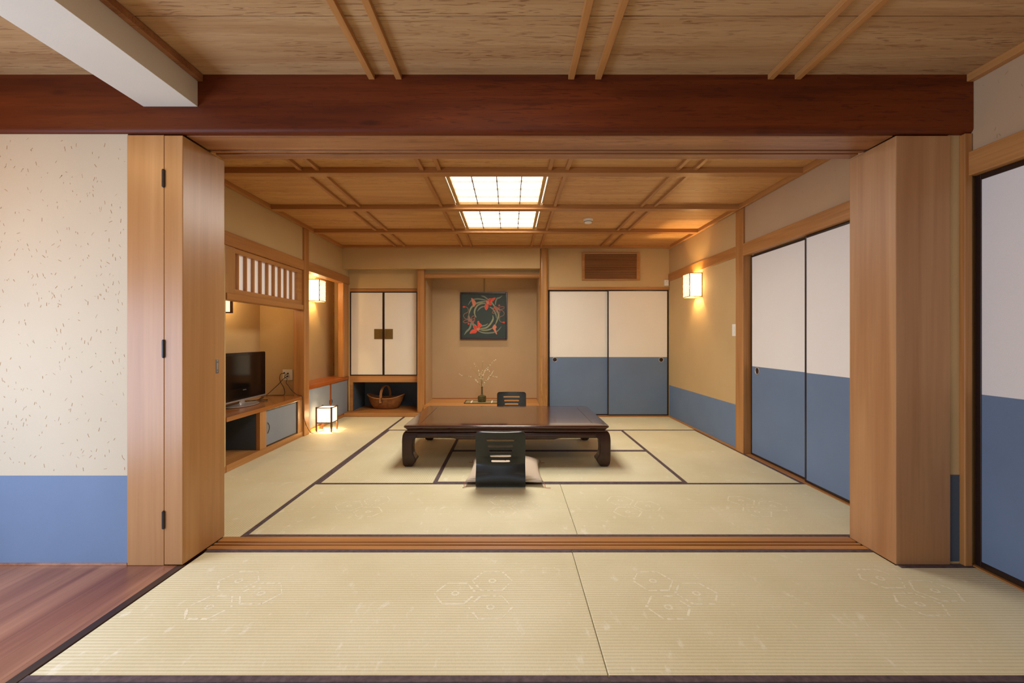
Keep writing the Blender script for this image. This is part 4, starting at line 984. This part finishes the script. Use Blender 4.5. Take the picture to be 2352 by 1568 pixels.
for (cx, sx) in ((LX_0, 1), (LX_1, -1)):
    for (cy, sy) in ((LY_0, 1), (LY_1, -1)):
        rings = []
        for z, o, i in secs:
            c = 0.007
            P = [(o+c, o), (i-c, o), (i, o+c), (i, i-c), (i-c, i), (o+c, i), (o, i-c), (o, o+c)]
            rings.append([(cx+sx*p, cy+sy*q, z+0.0015) for p, q in P])
        MB().loft(rings).build('leg', 'table_leg', t, smooth='auto')

# ================================================================ FLOOR CHAIRS
def evalmesh(o):
    dg = bpy.context.evaluated_depsgraph_get(); dg.update()
    me = bpy.data.meshes.new_from_object(o.evaluated_get(dg)); o.modifiers.clear(); o.data = me
def make_chair(label, loc, rz):
    t = thing('floor_chair', label, 'floor chair', loc, rz, 'black bentwood legless floor chairs')
    W = 0.1825; TH = 0.0065
    # side profile (y towards sitter front is +), centre line; local y=0 at the heel
    prof = [(0.10, 0.0065), (0.055, 0.0068), (0.028, 0.012), (0.010, 0.026), (0.002, 0.048), (0.004, 0.078), (0.014, 0.112), (0.024, 0.145), (0.028, 0.170), (0.022, 0.200), (0.010, 0.240), (-0.006, 0.290), (-0.022, 0.340), (-0.038, 0.395), (-0.046, 0.422)]
    P = crs3([Vector(p) for p in prof], 4)
    nu = 17; outer = []; inner = []
    for i, p in enumerate(P):
        d_ = (P[min(i+1, len(P)-1)]-P[max(i-1, 0)]).normalized(); nn = Vector((-d_.y, d_.x))
        ro = []; ri = []
        for j in range(nu):
            u = -1+2*j/(nu-1)
            # rounded upper corners
            z = p.y; ww = W
            if z > 0.392:
                k = min(1, (z-0.392)/0.030); ww = W-0.030*(1-math.sqrt(max(0, 1-k*k)))
            x = ww*u
            bow = 0.020*min(1, max(0, (z-0.05)/0.12))*(u*u)      # edges curve forwards
            if 0.11 < z < 0.22: bow += 0.006*u*u
            ro.append((x, p.x-nn.x*TH+bow, p.y-nn.y*TH)); ri.append((x, p.x+nn.x*TH+bow, p.y+nn.y*TH))
        outer.append(ro); inner.append(ri)
    rings = [ro+ri[::-1] for ro, ri in zip(outer, inner)]
    b = MB().loft(rings).build('backrest', 'chair', t, local=True)
    cut = MB()
    for zc, wd in ((0.362, 0.207), (0.317, 0.188), (0.275, 0.171), (0.235, 0.156), (0.194, 0.139)):
        hh = 0.0095; pts = []
        for k in range(9): a = -PI/2+PI*k/8; pts.append((wd/2-hh+hh*math.cos(a), zc+hh*math.sin(a)))
        for k in range(9): a = PI/2+PI*k/8; pts.append((-wd/2+hh+hh*math.cos(a), zc+hh*math.sin(a)))
        cut.prism(pts, 'y', -0.2, 0.2)
    c = cut.build('cutter', 'chair', t, local=True)
    bo = b.modifiers.new('b', 'BOOLEAN'); bo.object = c; bo.operation = 'DIFFERENCE'; bo.solver = 'EXACT'
    evalmesh(b); bpy.data.objects.remove(c)
    for p in b.data.polygons: p.use_smooth = True
    b.data.set_sharp_from_angle(angle=math.radians(30))
    bv = b.modifiers.new('bevel', 'BEVEL'); bv.width = 0.0018; bv.segments = 2; bv.limit_method = 'ANGLE'; bv.angle_limit = math.radians(40)
    pts = []; r = 0.05
    for (cx, cy, a0) in ((W-r, 0.43-r, 0), (-W+r, 0.43-r, PI/2)):
        for k in range(7): a = a0+PI/2*k/6; pts.append((cx+r*math.cos(a), cy+r*math.sin(a)))
    pts += [(-W, 0.098), (W, 0.098)]
    MB().prism(pts, 'z', 0.0, 0.013).build('seat', 'chair', t, local=True, bevel=0.002)
    return t
ch = make_chair('black slotted legless chair at the near side of the low table', (-0.068, 3.185, 0.002), 0)
ch2 = copy_tree(ch); ch2.location = (0.022, 5.47, 0.002); ch2.rotation_euler = (0, 0, PI)
ch2['label'] = 'black slotted legless chair beyond the table, back to the alcove'

# cushion
cu_ = thing('floor_cushion', 'beige ribbed square cushion on the near floor chair seat', 'cushion', (-0.036, 3.520, 0.016), math.radians(-1))
N = 40
mb = MB(); hx, hy, H = 0.279, 0.283, 0.074
def cpt(i, j, s_):
    u = -1+2*i/N; v = -1+2*j/N
    # edges bow inwards between the pinched corners
    x = hx*u*(1-0.035*(1-v*v))*(1+0.05*abs(u*v)**3); y = hy*v*(1-0.035*(1-u*u))*(1+0.05*abs(u*v)**3)
    f = ((1-abs(u)**2.6)*(1-abs(v)**2.6))
    hgt = H*max(f, 0)**0.42
    crown = 0.010*math.exp(-((u*u+v*v)/0.05)) if s_ > 0 else 0
    z = 0.030+ (hgt*1.05-crown if s_ > 0 else -min(0.030-0.0005, hgt*0.55)) - 0.010*(abs(u*v)**2)
    z += 0.0015*math.sin(9*u+3*v)*f*(1 if s_ > 0 else 0)
    return (x, y, z)
ids = {}
V = []; F = []
for s_ in (1, -1):
    for i in range(N+1):
        for j in range(N+1):
            if s_ < 0 and (i in (0, N) or j in (0, N)): ids[(s_, i, j)] = ids[(1, i, j)]; continue
            ids[(s_, i, j)] = len(V); V.append(cpt(i, j, s_))
    for i in range(N):
        for j in range(N):
            q = (ids[(s_, i, j)], ids[(s_, i+1, j)], ids[(s_, i+1, j+1)], ids[(s_, i, j+1)]); F.append(q if s_ > 0 else q[::-1])
mb.add(V, F); mb.build('cover', 'cloth', cu_, local=True, smooth=True)
for (u, v, dx, dy) in ((-1, -1, -0.01, -0.03), (1, -1, 0.035, -0.03), (-1, 1, -0.03, 0.03), (1, 1, 0.03, 0.03)):
    cx, cy = hx*u*1.045, hy*v*1.045
    MB().tube([(cx, cy, 0.019), (cx+dx*0.15+0.003*u, cy+dy*0.5, 0.004), (cx+dx*0.35, cy+dy*0.8, -0.0095), (cx+dx*1.4, cy+dy*1.1, -0.0105)], 0.0020, 6).build('tassel', 'thread', cu_, local=True, smooth=True)
MB().lathe([(0.001, 0.002), (0.006, 0.001), (0.004, -0.001), (0.001, -0.002)], (0, 0, 0.030+H*1.05-0.008), 10).build('center_tuft', 'thread', cu_, local=True, smooth=True)

# ================================================================ ROOM BEHIND THE CAMERA (real walls with windows)
mb = MB().box(-3.0, 2.42, -2.58, -2.50, 0.0, 0.35).box(-3.0, 2.42, -2.58, -2.50, 1.95, CZ).box(-3.0, -1.95, -2.58, -2.50, 0.35, 1.95).box(1.35, 2.42, -2.58, -2.50, 0.35, 1.95)
mb.build('wall_rear', 'plaster_pale', tag=('plaster wall with a wide window behind the viewer', 'wall', None, 'structure'))
mb = MB().box(-3.08, -3.0, -2.58, 2.40, 0.0, 0.15).box(-3.08, -3.0, -2.58, 2.40, 1.75, CZ).box(-3.08, -3.0, 1.65, 2.40, 0.15, 1.75).box(-3.08, -3.0, -2.58, -1.25, 0.15, 1.75)
mb.build('wall_veranda', 'plaster_pale', tag=('outer veranda wall with a low wide window', 'wall', None, 'structure'))
